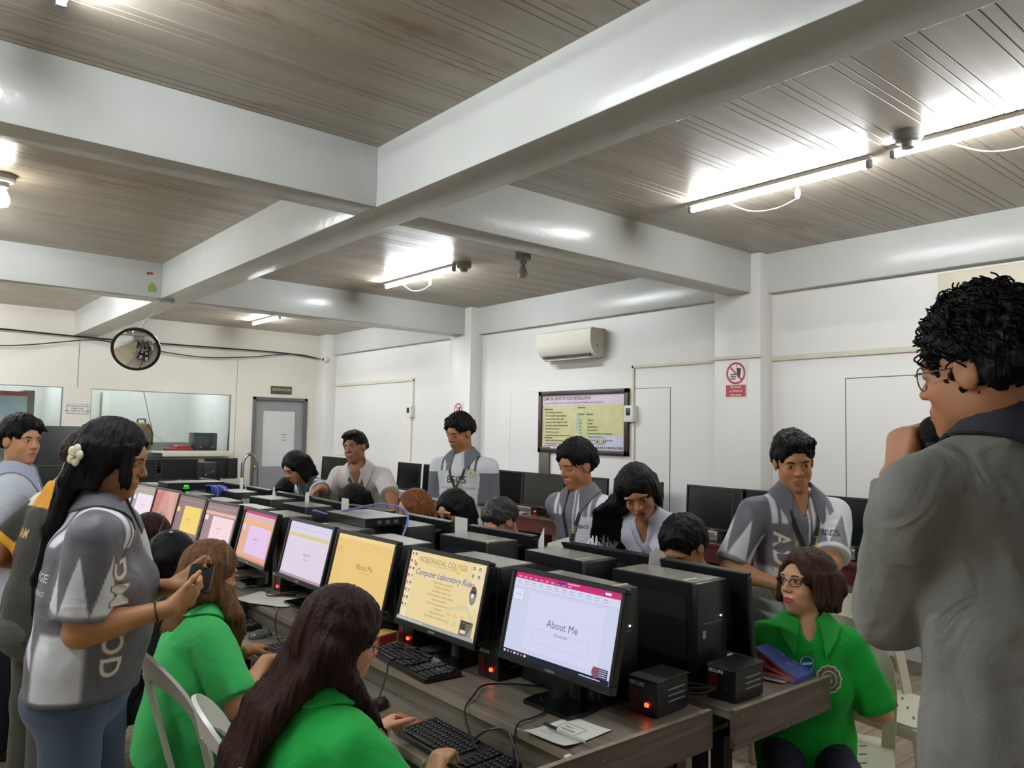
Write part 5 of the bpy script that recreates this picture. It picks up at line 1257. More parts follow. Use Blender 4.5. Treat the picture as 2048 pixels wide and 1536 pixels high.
        for zi, (S, E_) in enumerate(((SR, ER), (SL, EL))):
            ax = unit(E_-S); w_ = (sv-S) @ ax/(np.linalg.norm(E_-S)*(1 if cuffs else sleeve))
            dd = np.linalg.norm((sv-S)-((sv-S) @ ax)[:, None]*ax, axis=1)
            ds = np.min([p.fn(sv) for p, _ in (sp[2*zi:2*zi+2] if cuffs else sp[zi:zi+1])], 0)
            m = (ds < dmin-.002) & (w_ > .12); zone[m] = zi+1; tt[m] = w_[m]
            fr = unit(fT-ax*(fT @ ax)); sd = np.cross(ax, fr); aa[m] = np.arctan2((sv[m]-S) @ sd, (sv[m]-S) @ fr)
        wh = ((sv-hp_) @ su)
        set_col(sm, np.clip(shirt['fn'](zone, q[:, 0], q[:, 1], q[:, 2], tt, aa, wh), 0, 1))
        mesh_obj(shirt.get('name', 'shirt'), sm, shirt_mat or M_cloth, t)
        K['bvh_shirt'] = BVHTree.FromPolygons([tuple(v) for v in sv], [tuple(f) for f in sf])
    # ---- trousers or skirt, shoes
    if trousers:
        HR, HL = Pv+r0*.055*h-su*.01, Pv-r0*.055*h-su*.01
        if sit:
            KR, KL = HR+f0*.245*h+r0*.03+V(0, 0, -.015), HL+f0*.245*h-r0*.03+V(0, 0, -.015)
            AR, AL = KR+f0*.03-V(0, 0, KR[2]-.09), KL+f0*.03-V(0, 0, KL[2]-.09)
        else:
            st = trousers.get('step', 0.0)
            AR, AL = V(*(HR+r0*.02+f0*st)[:2], .09), V(*(HL-r0*.02-f0*st)[:2], .09)
            KR, KL = (HR+AR)/2+f0*.02, (HL+AL)/2+f0*.02
        w = trousers.get('w', 1.0)
        tp2 = [(ecap(Pv-su*.03*h, Pv+su*.06*h, rT, .1*h*g+.006, .074*h*g+.006, .094*h*g+.004, .068*h*g+.004), .05)]
        if not sit: tp2.append((ell(Pv-su*.04*h-f0*.035*h, (.085*h*g, .06*h*g, .07*h), H), .05))
        for A_, Kn, Hp in ((AR, KR, HR), (AL, KL, HL)): tp2 += [(cap(Hp, Kn, .054*h*g**.8, .040*h*w*g**.5), .03), (cap(Kn, A_, .040*h*w*g**.5, .033*h*w), .03)]
        TF = Field([p for p, _ in tp2], max(cres, .007))
        for p, k in tp2: TF.add(p, k)
        TF.fuzz(.003, (14, 14, 9), 5.1)
        tv, tf_ = TF.mesh(); tm = np_mesh('trousers', tv, tf_, base); set_col(tm, np.clip(trousers['fn'](tv, K), 0, 1) if 'fn' in trousers else np.tile(hexc(trousers['c']), (len(tv), 1)))
        mesh_obj(trousers.get('name', 'trousers'), tm, M_cloth, t)
        K['bvh_trousers'] = BVHTree.FromPolygons([tuple(v) for v in tv], [tuple(f) for f in tf_])
        for A_ in (AR, AL):
            sp2 = [(ecap(A_-V(0, 0, .045)-f0*.03, A_-V(0, 0, .055)+f0*.14, r0, .036, .042, .038, .03), .02), (cap(A_, A_-V(0, 0, .04), .038, .04), .02)]
            S2 = Field([p for p, _ in sp2], .009)
            for p, k in sp2: S2.add(p, k)
            flr = Prim(lambda P: P[..., 2], A_-.4, A_+.4); flr.hi[2] = .02; S2.sub(flr, .003)
            xv, xf = S2.mesh(); mesh_obj('shoe', np_mesh('shoe', xv, xf, base), mat('shoe_black', '17171a', .35), t)
    # ---- collar: a folded band round the neck with two points
    if collar:
        bm_ = BM(); n = 28; rings = []
        cc = N+su*.008*h; hh = collar.get('h', .042); open_ = collar.get('open', .42); fl = collar.get('point', .03)
        for i in range(n+1):
            phi = open_+(2*PI-2*open_)*i/n; dirv = fT*math.cos(phi)+rT*math.sin(phi)
            e_ = abs(PI-phi)/(PI-open_); ed = max(0.0, (e_-.45)/.55); tip = ed**3
            zb = .004-.034*ed*(1.2 if collar.get('low') else 1)
            rin = nr*1.10+.003+.010*ed; rout = nr*1.12+.034+.016*ed+.012*tip
            o_ = cc+dirv*(nr*1.22+.010*ed)+su*.2+fT*.004; hit = K['bvh_shirt'].ray_cast(Vector(o_), Vector(-su), .5)
            S1 = np.array(hit[0]) if hit[0] is not None else cc+dirv*nr*1.22+su*zb
            top_h = hh*(.55-.25*ed)
            p_in_b = S1-su*.012; p_top = S1+su*top_h+dirv*.003
            def drop(r_, lift):
                far = cc+dirv*(r_+.10)+su*(.16+zb)+fT*.10*ed; tgt = cc+dirv*r_*.93+su*(zb-hh*.55-fl*tip-.02*ed)
                dv = unit(tgt-far); hit = K['bvh_shirt'].ray_cast(Vector(far), Vector(dv), .4)
                q_ = np.array(hit[0])-dv*lift if hit[0] is not None else tgt
                return q_
            p_out = drop(rout, .010); p_out2 = drop(rout, .004); p_top2 = p_top+dirv*.007-su*.006
            rings.append([bm_.verts.new(p-base) for p in (p_in_b, p_top, p_out, p_out2, p_top2)])
        for i in range(n):
            for j in range(5): bm_.faces.new((rings[i][j], rings[i][(j+1) % 5], rings[i+1][(j+1) % 5], rings[i+1][j]))
        bm_.faces.new(rings[0]); bm_.faces.new(rings[-1][::-1])
        obj('collar', bm_, mat('collar_'+collar['c'], collar['c'], .75, bump=.15, bscale=200), t, smooth=50)
    # ---- glasses
    if glasses:
        bm_ = BM(); bl = BM(); sc_ = hsz
        def GP(x, y, z): return Vector(hpos+(x*R[0]+y*R[1]+z*R[2])*sc_-base)
        w_, h_ = glasses.get('size', (.024, .016)); dz = glasses.get('dz', -.002)
        for sx in (-1, 1):
            loop = []
            for k in range(21):
                a = 2*PI*k/20; ex_ = glasses.get('sq', 1.0); cx_, cy_ = math.cos(a), math.sin(a)
                x = math.copysign(abs(cx_)**ex_, cx_)*w_; z = math.copysign(abs(cy_)**ex_, cy_)*h_
                loop.append(GP(sx*.0325+x, .094-abs(sx*.0325+x)*.16, dz+z))
            tube(bm_, loop, .0013 if not glasses.get('thick') else .002, 6)
            f_ = [bl.verts.new(p) for p in loop[:-1]]; bl.faces.new(f_)
            tube(bm_, [GP(sx*(.0325+w_), .088, dz+.004), GP(sx*.071, .078, dz+.006), GP(sx*.079, .0, dz+.006), GP(sx*.079, -.015, dz-.008)], glasses.get('arm', .0015), 6)
        tube(bm_, [GP(-.009, .0935, dz+.003), GP(0, .098, dz+.006), GP(.009, .0935, dz+.003)], .0014, 6)
        go = obj('glasses', bm_, glasses.get('mat', M_glass_fr), t); obj('lenses', bl, M_lens, go, smooth=0)
    if deco: deco(K)
    return K
# ---- hair styles; all in head coordinates: x right, y forward, z up (metres on a 0.23 m head)
def HP(K):
    c, R, s = K['hc'], K['R'], K['hs']
    P = lambda x, y, z: c+(x*R[0]+y*R[1]+z*R[2])*s
    E = lambda x, y, z, a, b_, d: ell(P(x, y, z), (a*s, b_*s, d*s), R)
    def below(z, y0=-.3, ny=0.0):
        o = P(0, 0, z); n = unit(R[2]+R[1]*ny); return Prim(lambda Q: (Q-o) @ n, c-.3, c+.3)
    return P, E, below, s
def hair_short(top=.012, fringe=0.0, side=.006, part=0, low=-.035, amp=.005, quiff=0.0, res=.005, curly=False, hairline=0.0):
    def f(K):
        P, E, below, s = HP(K)
        A = [(E(0, -.018, .036, .0785+side, .098+side, .086+top*.6), .01), (E(0, -.005, .085, .06, .08, .035+top), .03), (E(0, -.05, .0, .07+side*.7, .062+side, .07), .03)]
        if fringe:
            for k in range(9):
                x = -.056+k*.014; A.append((cap(P(x*.8, .055, .10), P(x+part*.02, .094-abs(x)*.35, .065-fringe+.006*math.sin(k*2.3)), .016*s, .006*s), .012))
        if quiff:
            for k in range(7):
                x = -.05+k*.0165; A.append((cap(P(x*.9, .03, .105), P(x+part*.03, .088-abs(x)*.4, .088+quiff*(.6+.4*math.sin(k*1.7+1))), .02*s, .012*s), .014))
        S = [(E(0, .137, -.034+hairline, .098, .10, .118), .012), (E(.09, .058, -.025, .038, .055, .066), .012), (E(-.09, .058, -.025, .038, .055, .066), .012), (below(low, ny=.25), .02)]
        S += [(E(sx*.094, .004, -.024, .030, .036, .05), .012) for sx in (-1, 1)]+[(E(sx*.086, .036, -.036, .03, .035, .046), .01) for sx in (-1, 1)]
        return A, S, dict(amp=amp, scale=(95, 95, 30) if not curly else (75, 75, 75), res=res)
    return f
def hair_bob(length=.12, vol=.008, amp=.004, part=.0, res=.005, fringe=.0, back=.0):
    def f(K):
        P, E, below, s = HP(K)
        A = [(E(0, -.018, .036, .082+vol, .1+vol, .088+vol), .01), (E(0, -.045, -.02, .085+vol, .075+vol, .09), .03)]
        for sx in (-1, 1):
            for k in range(5):
                y = .035-k*.03; A.append((cap(P(sx*.078, y, .03), P(sx*(.082+vol), y-.004, -length+.02+.012*k*(1 if back >= 0 else -1)), .018*s, .016*s), .02))
        for k in range(5): A.append((cap(P(-.06+k*.03, -.09, .02), P(-.055+k*.0275, -.095, -length), .026*s, .02*s), .03))
        S = [(E(part, .137, -.032, .069, .10, .124), .008), (below(-length-.01), .01)]
        return A, S, dict(amp=amp, scale=(110, 110, 14), res=res)
    return f
def hair_long(path, r0=.05, vol=.006, amp=.004, res=.005, face=(.0, .137, -.028, .067, .10, .124), extra=None, width=.07, headband=None):
    """path: world points the mass of hair falls along; several strands follow it."""
    def f(K):
        P, E, below, s = HP(K)
        A = [(E(0, -.018, .036, .081+vol, .1+vol, .087+vol), .01), (E(0, -.05, -.02, .078+vol, .07+vol, .09), .03)]
        pts = [P(0, -.07, -.02)]+[V(*p) for p in path]; R0 = K['R'][0]
        r_ = random.Random(4)
        for k in range(11):
            o = (k-5)/5
            q = [p+R0*o*width*(1-.25*i/len(pts))+V(0, 0, (r_.uniform(-.03, .03) if i == len(pts)-1 else 0)) for i, p in enumerate(pts)]
            for i in range(len(q)-1):
                n = len(q)-1; A.append((cap(q[i], q[i+1], .03*(1-.5*i/n), .03*(1-.5*(i+1)/n)*(.55 if i == n-1 else 1)), .02))
        for sx in (-1, 1):
            for k in range(4): A.append((cap(P(sx*.077, .012-k*.027, .03), P(sx*.08, -.012-k*.027, -.09), .017*s, .016*s), .02))
        if extra: A += extra(K)
        S = [(E(*face), .006)]
        return A, S, dict(amp=amp, scale=(115, 115, 9), res=res)
    return f
# ---- cloth colours
def plain(c, cuff=None, hemc=None):
    c0 = hexc(c); c1 = hexc(cuff) if cuff else None
    def fn(zone, u, v, w, tt, aa, wh):
        col = np.tile(c0, (len(u), 1))
        if c1 is not None: col[(zone > 0) & (tt > .9)] = c1
        return col
    return fn
GJ, WJ, LJ = hexc('6a6870'), hexc('dcdde2'), hexc('b9bcc4')
def sst(x, w=.003): return np.clip(x/w*.5+.5, 0, 1)
def mixc(a, b_, m): m = np.asarray(m)[:, None]; return a*(1-m)+b_*m
def jersey(flip=1):
    """Half grey, half white sports shirt with barred shoulders."""
    def fn(zone, u, v, w, tt, aa, wh):
        x = u*flip; n = len(u); G2 = hexc('77767d'); one = np.ones((n, 3))
        col = mixc(one*WJ, one*GJ, sst(x+.012)); col = mixc(col, one*GJ, sst(-x-.02)*sst(x+.032))
        au = np.abs(u); reg = sst(w+.085)*sst(au-.072)*sst(.152-au)
        ph = ((au-.072)/.042) % 1; bar = sst(ph-.06, .09)*sst(.72-ph, .09)
        c2 = np.where((x > 0)[:, None], mixc(one*GJ, one*WJ, bar), mixc(one*WJ, one*G2, bar)); col = mixc(col, c2, reg)
        sd = sst(au-.125-.03*np.sin(w*9+2), .006)*sst(-w-.28, .01); col = mixc(col, np.where((x > 0)[:, None], WJ, LJ), sd)
        for z in (1, 2):
            m = zone == z; grey = (z == 1) == (flip == 1); ph = ((aa/(2*PI)*5+.25) % 1)-.5; spike = 1-np.abs(ph)*2
            if grey: c = mixc(one*GJ, one*WJ, sst(tt-.95+.75*spike, .03)); c = mixc(c, one*hexc('75767c'), sst(tt-.92, .02))
            else: c = mixc(one*WJ, one*hexc('74747a'), sst(tt-.95+.7*spike, .03)); c = mixc(c, one*WJ, sst(tt-.91, .02))
            col[m] = c[m]
        return col
    return fn
def on_chest(K, u, w, flip=False):
    """A frame lying before the chest at u to the person's right, w below the neck; its x runs to the viewer's right."""
    o = K['N']+K['rT']*u+K['su']*w+K['fT']*.05
    return K['frame'](o, -K['rT'], K['su'], K['fT'])
def on_back(K, u, w):
    o = K['N']+K['rT']*u+K['su']*w-K['fT']*.05
    return K['frame'](o, K['rT'], K['su'], -K['fT'])
def on_body(K, ang, w, flip=False):
    """A frame round the trunk: ang degrees from the front towards the person's right."""
    a = math.radians(ang); n = K['fT']*math.cos(a)+K['rT']*math.sin(a); x = np.cross(K['su'], n)
    return K['frame'](K['N']+K['su']*w+n*.06, x, K['su'], n)
def chest_text(K, s, size, M, m, bold=.015, name='shirt_lettering', width=None, off=.002, bvh='bvh_shirt'):
    vs, fs = text_geo(s, bold); xs = [v[0] for v in vs]; kx = size if not width else width/(max(xs)-min(xs))
    return K['lay'](name, [([(vs[i][0]*kx, vs[i][1]*size) for i in f], 0, 0) for f in fs], [m], K[bvh], M, off, .18)
def ribbon(K, pts, wd, m, name, M, off=.004, bvh='bvh_shirt', step=.015):
    P = [np.array(p, float) for p in pts]; Q = []
    for a, b_ in zip(P[:-1], P[1:]):
        n = max(1, int(np.linalg.norm(b_-a)/step)); Q += [a+(b_-a)*i/n for i in range(n)]
    Q.append(P[-1]); polys = []
    for i in range(len(Q)-1):
        t0 = unit(Q[min(i+1, len(Q)-1)]-Q[max(i-1, 0)]); t1 = unit(Q[min(i+2, len(Q)-1)]-Q[i]); n0, n1 = V(-t0[1], t0[0])*wd/2, V(-t1[1], t1[0])*wd/2
        polys.append(([Q[i]+n0, Q[i]-n0, Q[i+1]-n1, Q[i+1]+n1], 0, 0))
    return K['lay'](name, polys, [m], K[bvh], M, off, .18)
def disc_logo(K, M, r, mats_, name='emblem', bvh='bvh_shirt', teeth=0):
    def ring(q): return [(q*(1+(.06*math.cos(teeth*a) if teeth else 0))*math.cos(a), q*(1+(.06*math.cos(teeth*a) if teeth else 0))*math.sin(a)) for a in [2*PI*i/32 for i in range(32)]]
    polys = []
    for k, (f, mi_) in enumerate(((1, 0), (.9, 1), (.62, 0), (.56, 1))): polys.append((ring(r*f) if k < 2 else circ(r*f, 24), mi_, k*.0004))
    polys.append(([(-.2*r, .3*r), (.2*r, .3*r), (.25*r, -.1*r), (0, -.4*r), (-.25*r, -.1*r)], 0, .002))
    return K['lay'](name, polys, mats_, K[bvh], M, .002, .18)
M_ink = mat('print_black', '222226', .6); M_inkw = mat('print_white', 'd9dadd', .6); M_gold = mat('print_gold', 'b58a3f', .5); M_goldl = mat('print_gold_light', 'd9b56a', .5)
M_lany = mat('lanyard_black', '17161a', .6)
def lanyard(K, word='BSCS', low=-.30):
    M = on_chest(K, 0, 0); nr = .07
    for sx in (-1, 1): ribbon(K, [(sx*nr, -.02), (sx*.05, -.1), (sx*.004, low+.06)], .019, M_lany, 'lanyard', M, .006)
    ribbon(K, [(0, low+.08), (0, low-.06)], .018, M_lany, 'lanyard_strap', M, .007)
    a = math.atan2(-(low+.06)-.1, -.046)
    Mt = M @ Matrix.Translation((.033, -.155, 0)) @ Matrix.Rotation(math.radians(72), 4, 'Z')
    chest_text(K, word, .021, Mt, M_goldl, .02, 'lanyard_lettering', None, .0075)
def big_print(K, M, glyphs, size):
    """Large gilt-edged letters down the shirt front."""
    for i, g_ in enumerate(glyphs):
        Mi = M @ Matrix.Translation((0, -i*size*.82, 0)) @ Matrix.Rotation(-PI/2, 4, 'Z')
        chest_text(K, g_, size*1.0, Mi, M_gold, .045, 'printed_letters', None, .0016)
        chest_text(K, g_, size*.98, Mi, M_inkw, .012, 'printed_letters', None, .0028)
# ---------------------------------------------------------------- the people
TYPE = dict(curl=(.28, .55, .4), thumb=(.6, .75, .3))
FIST = dict(curl=(1.0, 1.3, .8), thumb=(.55, .6, .75), tc=.9)
RELAX = dict(curl=(.35, .45, .3), thumb=(.55, .75, .35))
dk = dict(c='26262b')
def logo_bits(K, M, lines, m, step=.03, size=.02):
    for i, s in enumerate(lines): chest_text(K, s, size, M @ Matrix.Translation((0, -i*step, 0)), m, .012)
# 1 man with the microphone, seen from behind
def deco_mic(K):
    bm_ = BM(); tr = random.Random(9)
    vs = K['bvh_hair']; c, R, s = K['hc'], K['R'], K['hs']
    for k in range(520):
        th, ph = tr.uniform(0, 2*PI), tr.uniform(.05, 1.75)
        d = R[2]*math.cos(ph)+(R[0]*math.cos(th)+R[1]*math.sin(th))*math.sin(ph)
        o = c+R[2]*.03*s
        hit = vs.ray_cast(Vector(o+d*.3), Vector(-d), .3)
        if hit[0] is None: continue
        p = np.array(hit[0]); e1 = unit(np.cross(d, R[2]+.01)); e2 = np.cross(d, e1); rr = tr.uniform(.007, .013); a0 = tr.uniform(0, 6.28); pts = []
        for j in range(9):
            a = a0+j*.62; pts.append(p-K['base']+(e1*math.cos(a)+d*math.sin(a)*.9)*rr+e2*(j-4)*.004)
        tube(bm_, pts, .0017, 5, cap=False)
    obj('hair_curls', bm_, M_hair, K['t'])
def jacket_fn(zone, u, v, w, tt, aa, wh):
    return np.tile(hexc('858480'), (len(u), 1))
M_jacket = vcol_mat('jacket_cloth', .8, .3, 260, .25, .55)
KM = person('person in a grey jacket, back to the camera, holding a microphone', (1.545, .50), 22, h=1.88, uarm=.9, girth=.96, lean=2, nk=.72, noff=(.035, -.03, 0), head=(4, -6, 0), hpos=(1.524, .522, 1.745), hs=1.03,
    rw=(1.9, .30, 1.02), relb=(1, -.5, -.5), lw=(1.515, .672, 1.545), lelb=(.0, .10, -1), lhand=dict(hd=(.3, .0, .95), hn=(.75, -.5, -.1), **FIST), rhand=dict(hd=(0, .2, -1), hn=(-.8, 0, -.2), **RELAX),
    skin='a97452', res=.0045, cres=.006, shirt=dict(fn=jacket_fn, name='jacket'), shirt_mat=M_jacket, cuffs=True, hem=.2, trousers=dict(c='1f1f23', step=.02), hair=hair_short(top=.026, side=.014, amp=.011, curly=True, low=-.05),
    glasses=dict(size=(.025, .021), mat=mat('glasses_wire', '8c877f', .25, metal=1)), collar=dict(c='2b2b35', h=.05, open=.5, point=.01), deco=deco_mic, fold=.009, lips='8c5547', shoulder_w=.122)
t = thing('microphone', 'black foam-headed microphone held by the person in the grey jacket', 'microphone', (1.540, .610, 1.637), 0)
md = Vector((.16, -.12, .98)).normalized(); mr = (-Vector((.05, .1, 1))).to_track_quat('Z', 'Y').to_matrix().to_4x4()
b = BM(); bmesh.ops.create_uvsphere(b, u_segments=24, v_segments=16, radius=1, matrix=Matrix.Diagonal((.029, .029, .031, 1))); obj('foam_head', b, mat('mic_foam', '141316', .95, bump=.8, bscale=250), t)
b = BM(); lathe(b, [(.026, .02), (.02, .05), (.016, .12), (.015, .2), (.0, .202)], 18, mr); obj('handle', b, M_black, t)
# 2 girl with the phone
def deco_girl(K):
    M = on_body(K, 48, -.14); big_print(K, M, ['D', 'M', 'S', 'O', 'D'], .088)
    Mb = on_body(K, 148, -.175); chest_text(K, 'COLLEGE', .034, Mb, M_inkw, .02, width=.2); chest_text(K, 'OF COMPUTER SCIENCE', .02, Mb @ Matrix.Translation((0, -.045, 0)), M_inkw, .012, width=.2)
    c, R, s = K['hc'], K['R'], K['hs']
    q = unit(-R[1]*.62+R[0]*.85-R[2]*.05); hit = K['bvh_hair'].ray_cast(Vector(c+q*.5), Vector(-q), .5); o = np.array(hit[0])+q*.004-K['base']
    bm_ = BM(); rot = Vector(q).to_track_quat('Z', 'Y').to_matrix().to_4x4()
    for k in range(5):
        a = 2*PI*k/5; bmesh.ops.create_uvsphere(bm_, u_segments=12, v_segments=8, radius=1, matrix=Matrix.Translation(o) @ rot @ Matrix.Translation((.019*math.cos(a), .019*math.sin(a), .006)) @ Matrix.Diagonal((.0165, .0165, .007, 1)))
    tube(bm_, [Matrix.Translation(o) @ rot @ Vector((.004*k/3*math.cos(k*.8), .004*k/3*math.sin(k*.8), .014)) for k in range(9)], .004, 6)
    obj('flower_clip', bm_, mat('clip_pearl', 'cfc9a8', .25, var=.05), K['t'])
    bm_ = BM(); W, E_ = K['WR'], K['ER']; d = unit(W-E_); p = W-d*.035-K['base']; e1 = unit(np.cross(d, (0, 0, 1))); e2 = np.cross(d, e1)
    tube(bm_, [p+(e1*math.cos(a)+e2*math.sin(a))*.0315 for a in [k*2*PI/24 for k in range(25)]], .003, 6); obj('hair_tie', bm_, M_black, K['t'])
    bm_ = BM(); box(bm_, (0, 0, 0), (.05, .012, .05), bev=.004, M=Matrix.Translation(K['Pv']+K['rT']*.075-K['fT']*.118+K['su']*.045-K['base'])); obj('pocket_card', bm_, mat('card_tan', '9a7a52', .6), K['t'])
_jg = jersey(1)
def jersey_girl(zone, u, v, w, tt, aa, wh):
    col = _jg(zone, u, v, w, tt, aa, wh); one = np.ones((len(u), 3)); m = zone == 0
    c = one*hexc('66646c'); sh = sst(w+.085)*sst(np.abs(u)-.06)*sst(.15-np.abs(u)); ph = ((np.abs(u)-.06)/.05) % 1; c = mixc(c, one*WJ, sh*sst(ph-.04, .08)*sst(.72-ph, .08))
    an = np.arctan2(u, v); p = sst(-w-.33, .006)*sst(1.95-an, .04)*sst(an-1.2, .04); p = np.maximum(p, sst(.02-np.abs(w+.36-.3*(an-2.2)), .004)*sst(an-2.0, .03)*sst(2.5-an, .03)); c = mixc(c, one*WJ, p)
    c = mixc(c, one*hexc('5d5c62'), sst(.016-wh, .004))
    col[m] = c[m]; return col
def jeans(tv, K):
    n = vnoise(tv*5)[:, None]; c = hexc('56657c')*(1+.16*n)
    return c
def strands_girl(K):
    P, E, below, s = HP(K); A = []
    for k in range(6):
        A.append((cap(P(.066, .03+k*.006, .05), P(.07, .05+k*.006, -.03-.008*k), .008, .006), .012)); A.append((cap(P(.07, .05+k*.006, -.03-.008*k), P(.062, .062+k*.004, -.085+.006*k), .006, .0025), .008))
    return A
KG = person('person in jeans and grey jersey with flower hair clip, holding a phone', (.625, 2.72), 124, h=1.60, fem=True, girth=1.1, lean=2, rsh=(.05, -.045, .01), head=(118, -14, 0), hpos=(.603, 2.715, 1.515), hs=.99,
    rw=(.725, 2.485, 1.07), relb=(-.05, .02, -1), lw=(.80, 2.72, 1.09), lelb=(.3, .5, -1), rhand=dict(hd=(.85, .25, .25), hn=(-.25, .75, .4), curl=(.35, .6, .5), thumb=(.5, .9, .1)), lhand=dict(hd=(.75, -.45, .3), hn=(-.1, -.5, .8), curl=(.3, .5, .4), thumb=(.5, .9, .1)),
    skin='a8764f', res=.0045, cres=.0055, shirt=dict(fn=jersey_girl, name='jersey'), shirt_mat=M_jersey, sleeve=.86, hem=.05, trousers=dict(fn=jeans, name='jeans', w=1.15), belly=.7, bust=1.0,
    hair=hair_long([(.51, 2.77, 1.44), (.475, 2.80, 1.30), (.45, 2.815, 1.15), (.445, 2.82, 1.04)], extra=strands_girl, width=.075, res=.0045, vol=.010), collar=dict(c='5f5e66', open=.5), deco=deco_girl, hand_s=1.05)
t = thing('mobile_phone', 'dark phone in the hands of the person in jeans', 'phone', (.85, 2.60, 1.125), math.radians(-25))
b = BM(); prism(b, rrect(.075, .155, .012), .009, T(0, 0, 0, rx=.45)); obj('phone_body', b, M_black, t)
b = BM(); prism(b, rrect(.068, .145, .008), .0006, T(0, 0, 0, rx=.45) @ T(0, 0, .009)); obj('phone_screen', b, M_blackg, t)
# 3 person in black and yellow, mostly hidden by the girl
def ram_fn(zone, u, v, w, tt, aa, wh):
    c = np.tile(hexc('35342f'), (len(u), 1)); y = hexc('d99a2e')
    c[(zone == 0) & (w > -.045)] = y; c[(zone == 0) & (w > -.045) & (u < -.07)] = hexc('e6dcc0'); c[(zone > 0) & (tt > .86)] = y
    return c
def deco_ram(K):
    chest_text(K, 'RAM', .055, on_back(K, -.02, -.155), M_goldl, .02)
    bm_ = BM(); box(bm_, (0, 0, 0), (.06, .03, .05), M=Matrix.Translation(K['Pv']-K['rT']*.16+K['su']*.12-K['base'])); obj('belt_card', bm_, mat('card_dark_green', '1f3a2c', .5), K['t'])
person('person in a black and yellow sports shirt behind the person in jeans', (.60, 3.74), 80, h=1.55, lean=7, girth=1.08, head=(95, -32, 0), hpos=(.72, 3.71, 1.47), skin='a06f4d', res=.007, cres=.007, sleeve=.8, hem=.1, lw=(.62, 3.98, 1.0), lelb=(-.35, .2, -1),
    shirt=dict(fn=ram_fn, name='sports_shirt'), trousers=dict(c='494a44', w=1.3), hair=hair_short(top=.012, side=.012, low=-.08), hairmat=M_hair_dk, deco=deco_ram)
# 4 boy at the left edge
def stripe_uniform(K):
    M = on_back(K, .12, -.1); ribbon(K, [(-.12, .06), (.02, .02), (.09, -.08)], .012, mat('navy_braid', '3a4366', .6), 'braid', M, .003)
person('person in a pale blue-grey school shirt at the left edge', (.50, 4.62), 105, h=1.66, lean=0, head=(148, -2, 0), hpos=(.585, 4.59, 1.535), skin='b98663', res=.0055, cres=.007, sleeve=.85, hem=.16,
    shirt=dict(fn=plain('c6ccd6')), trousers=dict(c='17181f', w=1.1), hair=hair_short(top=.02, fringe=.012, side=.014, low=-.055, part=-1.2), collar=dict(c='a9b3c9', h=.05, open=.4, point=.04), deco=stripe_uniform, gaze=-.6, brow=1.3, relb=(-.6, -.3, -.5), rw=(.6, 4.35, 1.0))
# 5 woman with brown hair and headband, green polo, typing
def band(K):
    c, R, s = K['hc'], K['R'], K['hs']; bm_ = BM(); pts = []
    for k in range(17):
        a = PI*k/16; d = R[0]*math.cos(a)*.105+R[2]*(math.sin(a)*.135+.0)
        hit = K['bvh_hair'].ray_cast(Vector(c+R[1]*.01+d*2), Vector(-unit(d)), .4)
        pts.append((np.array(hit[0]) if hit[0] is not None else c+d)-K['base']-unit(d)*.001)
    tube(bm_, pts, .007, 6, flat=.5); obj('headband', bm_, mat('headband_brown', '3a2a16', .5), K['t'])
GREEN = '40b862'
def front_locks(K):
    P, E, below, s = HP(K); A = []
    for k in range(5):
        a = P(.075, .02+k*.007, -.06); m = V(1.09+.008*k, 2.985-.006*k, .90); e = V(1.115+.006*k, 2.955-.004*k, .76+.02*k)
        A += [(cap(a, m, .02, .016), .02), (cap(m, e, .016, .005), .015)]
    return A
person('person in a green polo and headband, seated typing', (.82, 3.12), 90, sit=True, h=1.50, fem=True, girth=1.28, belly=.9, bust=1.0, lean=8, head=(84, -14, -4), pelvis=.43, hpos=(1.055, 3.10, 1.05), hs=1.0,
    rw=(1.205, 2.90, .735), relb=(-.4, -1, -.9), lw=(1.215, 3.10, .73), lelb=(-.2, .8, -1), rhand=dict(hd=(.72, .75, -.05), hn=(.0, -.1, -1), **TYPE), lhand=dict(hd=(.75, .62, -.05), hn=(.0, .1, -1), **TYPE),
    skin='bd8a66', res=.0045, cres=.006, sleeve=.95, hem=.06, shirt=dict(fn=plain(GREEN, '3cae5c'), name='polo_shirt'), trousers=dict(c='111114'),
    hair=hair_long([(.98, 3.10, .97), (.93, 3.11, .85), (.92, 3.12, .76)], extra=front_locks, width=.06, vol=.008), hairmat=M_hair_br, glasses=dict(size=(.025, .017), mat=mat('glasses_silver', 'b9b9bb', .2, metal=1)), collar=dict(c=GREEN, open=.5), deco=band)
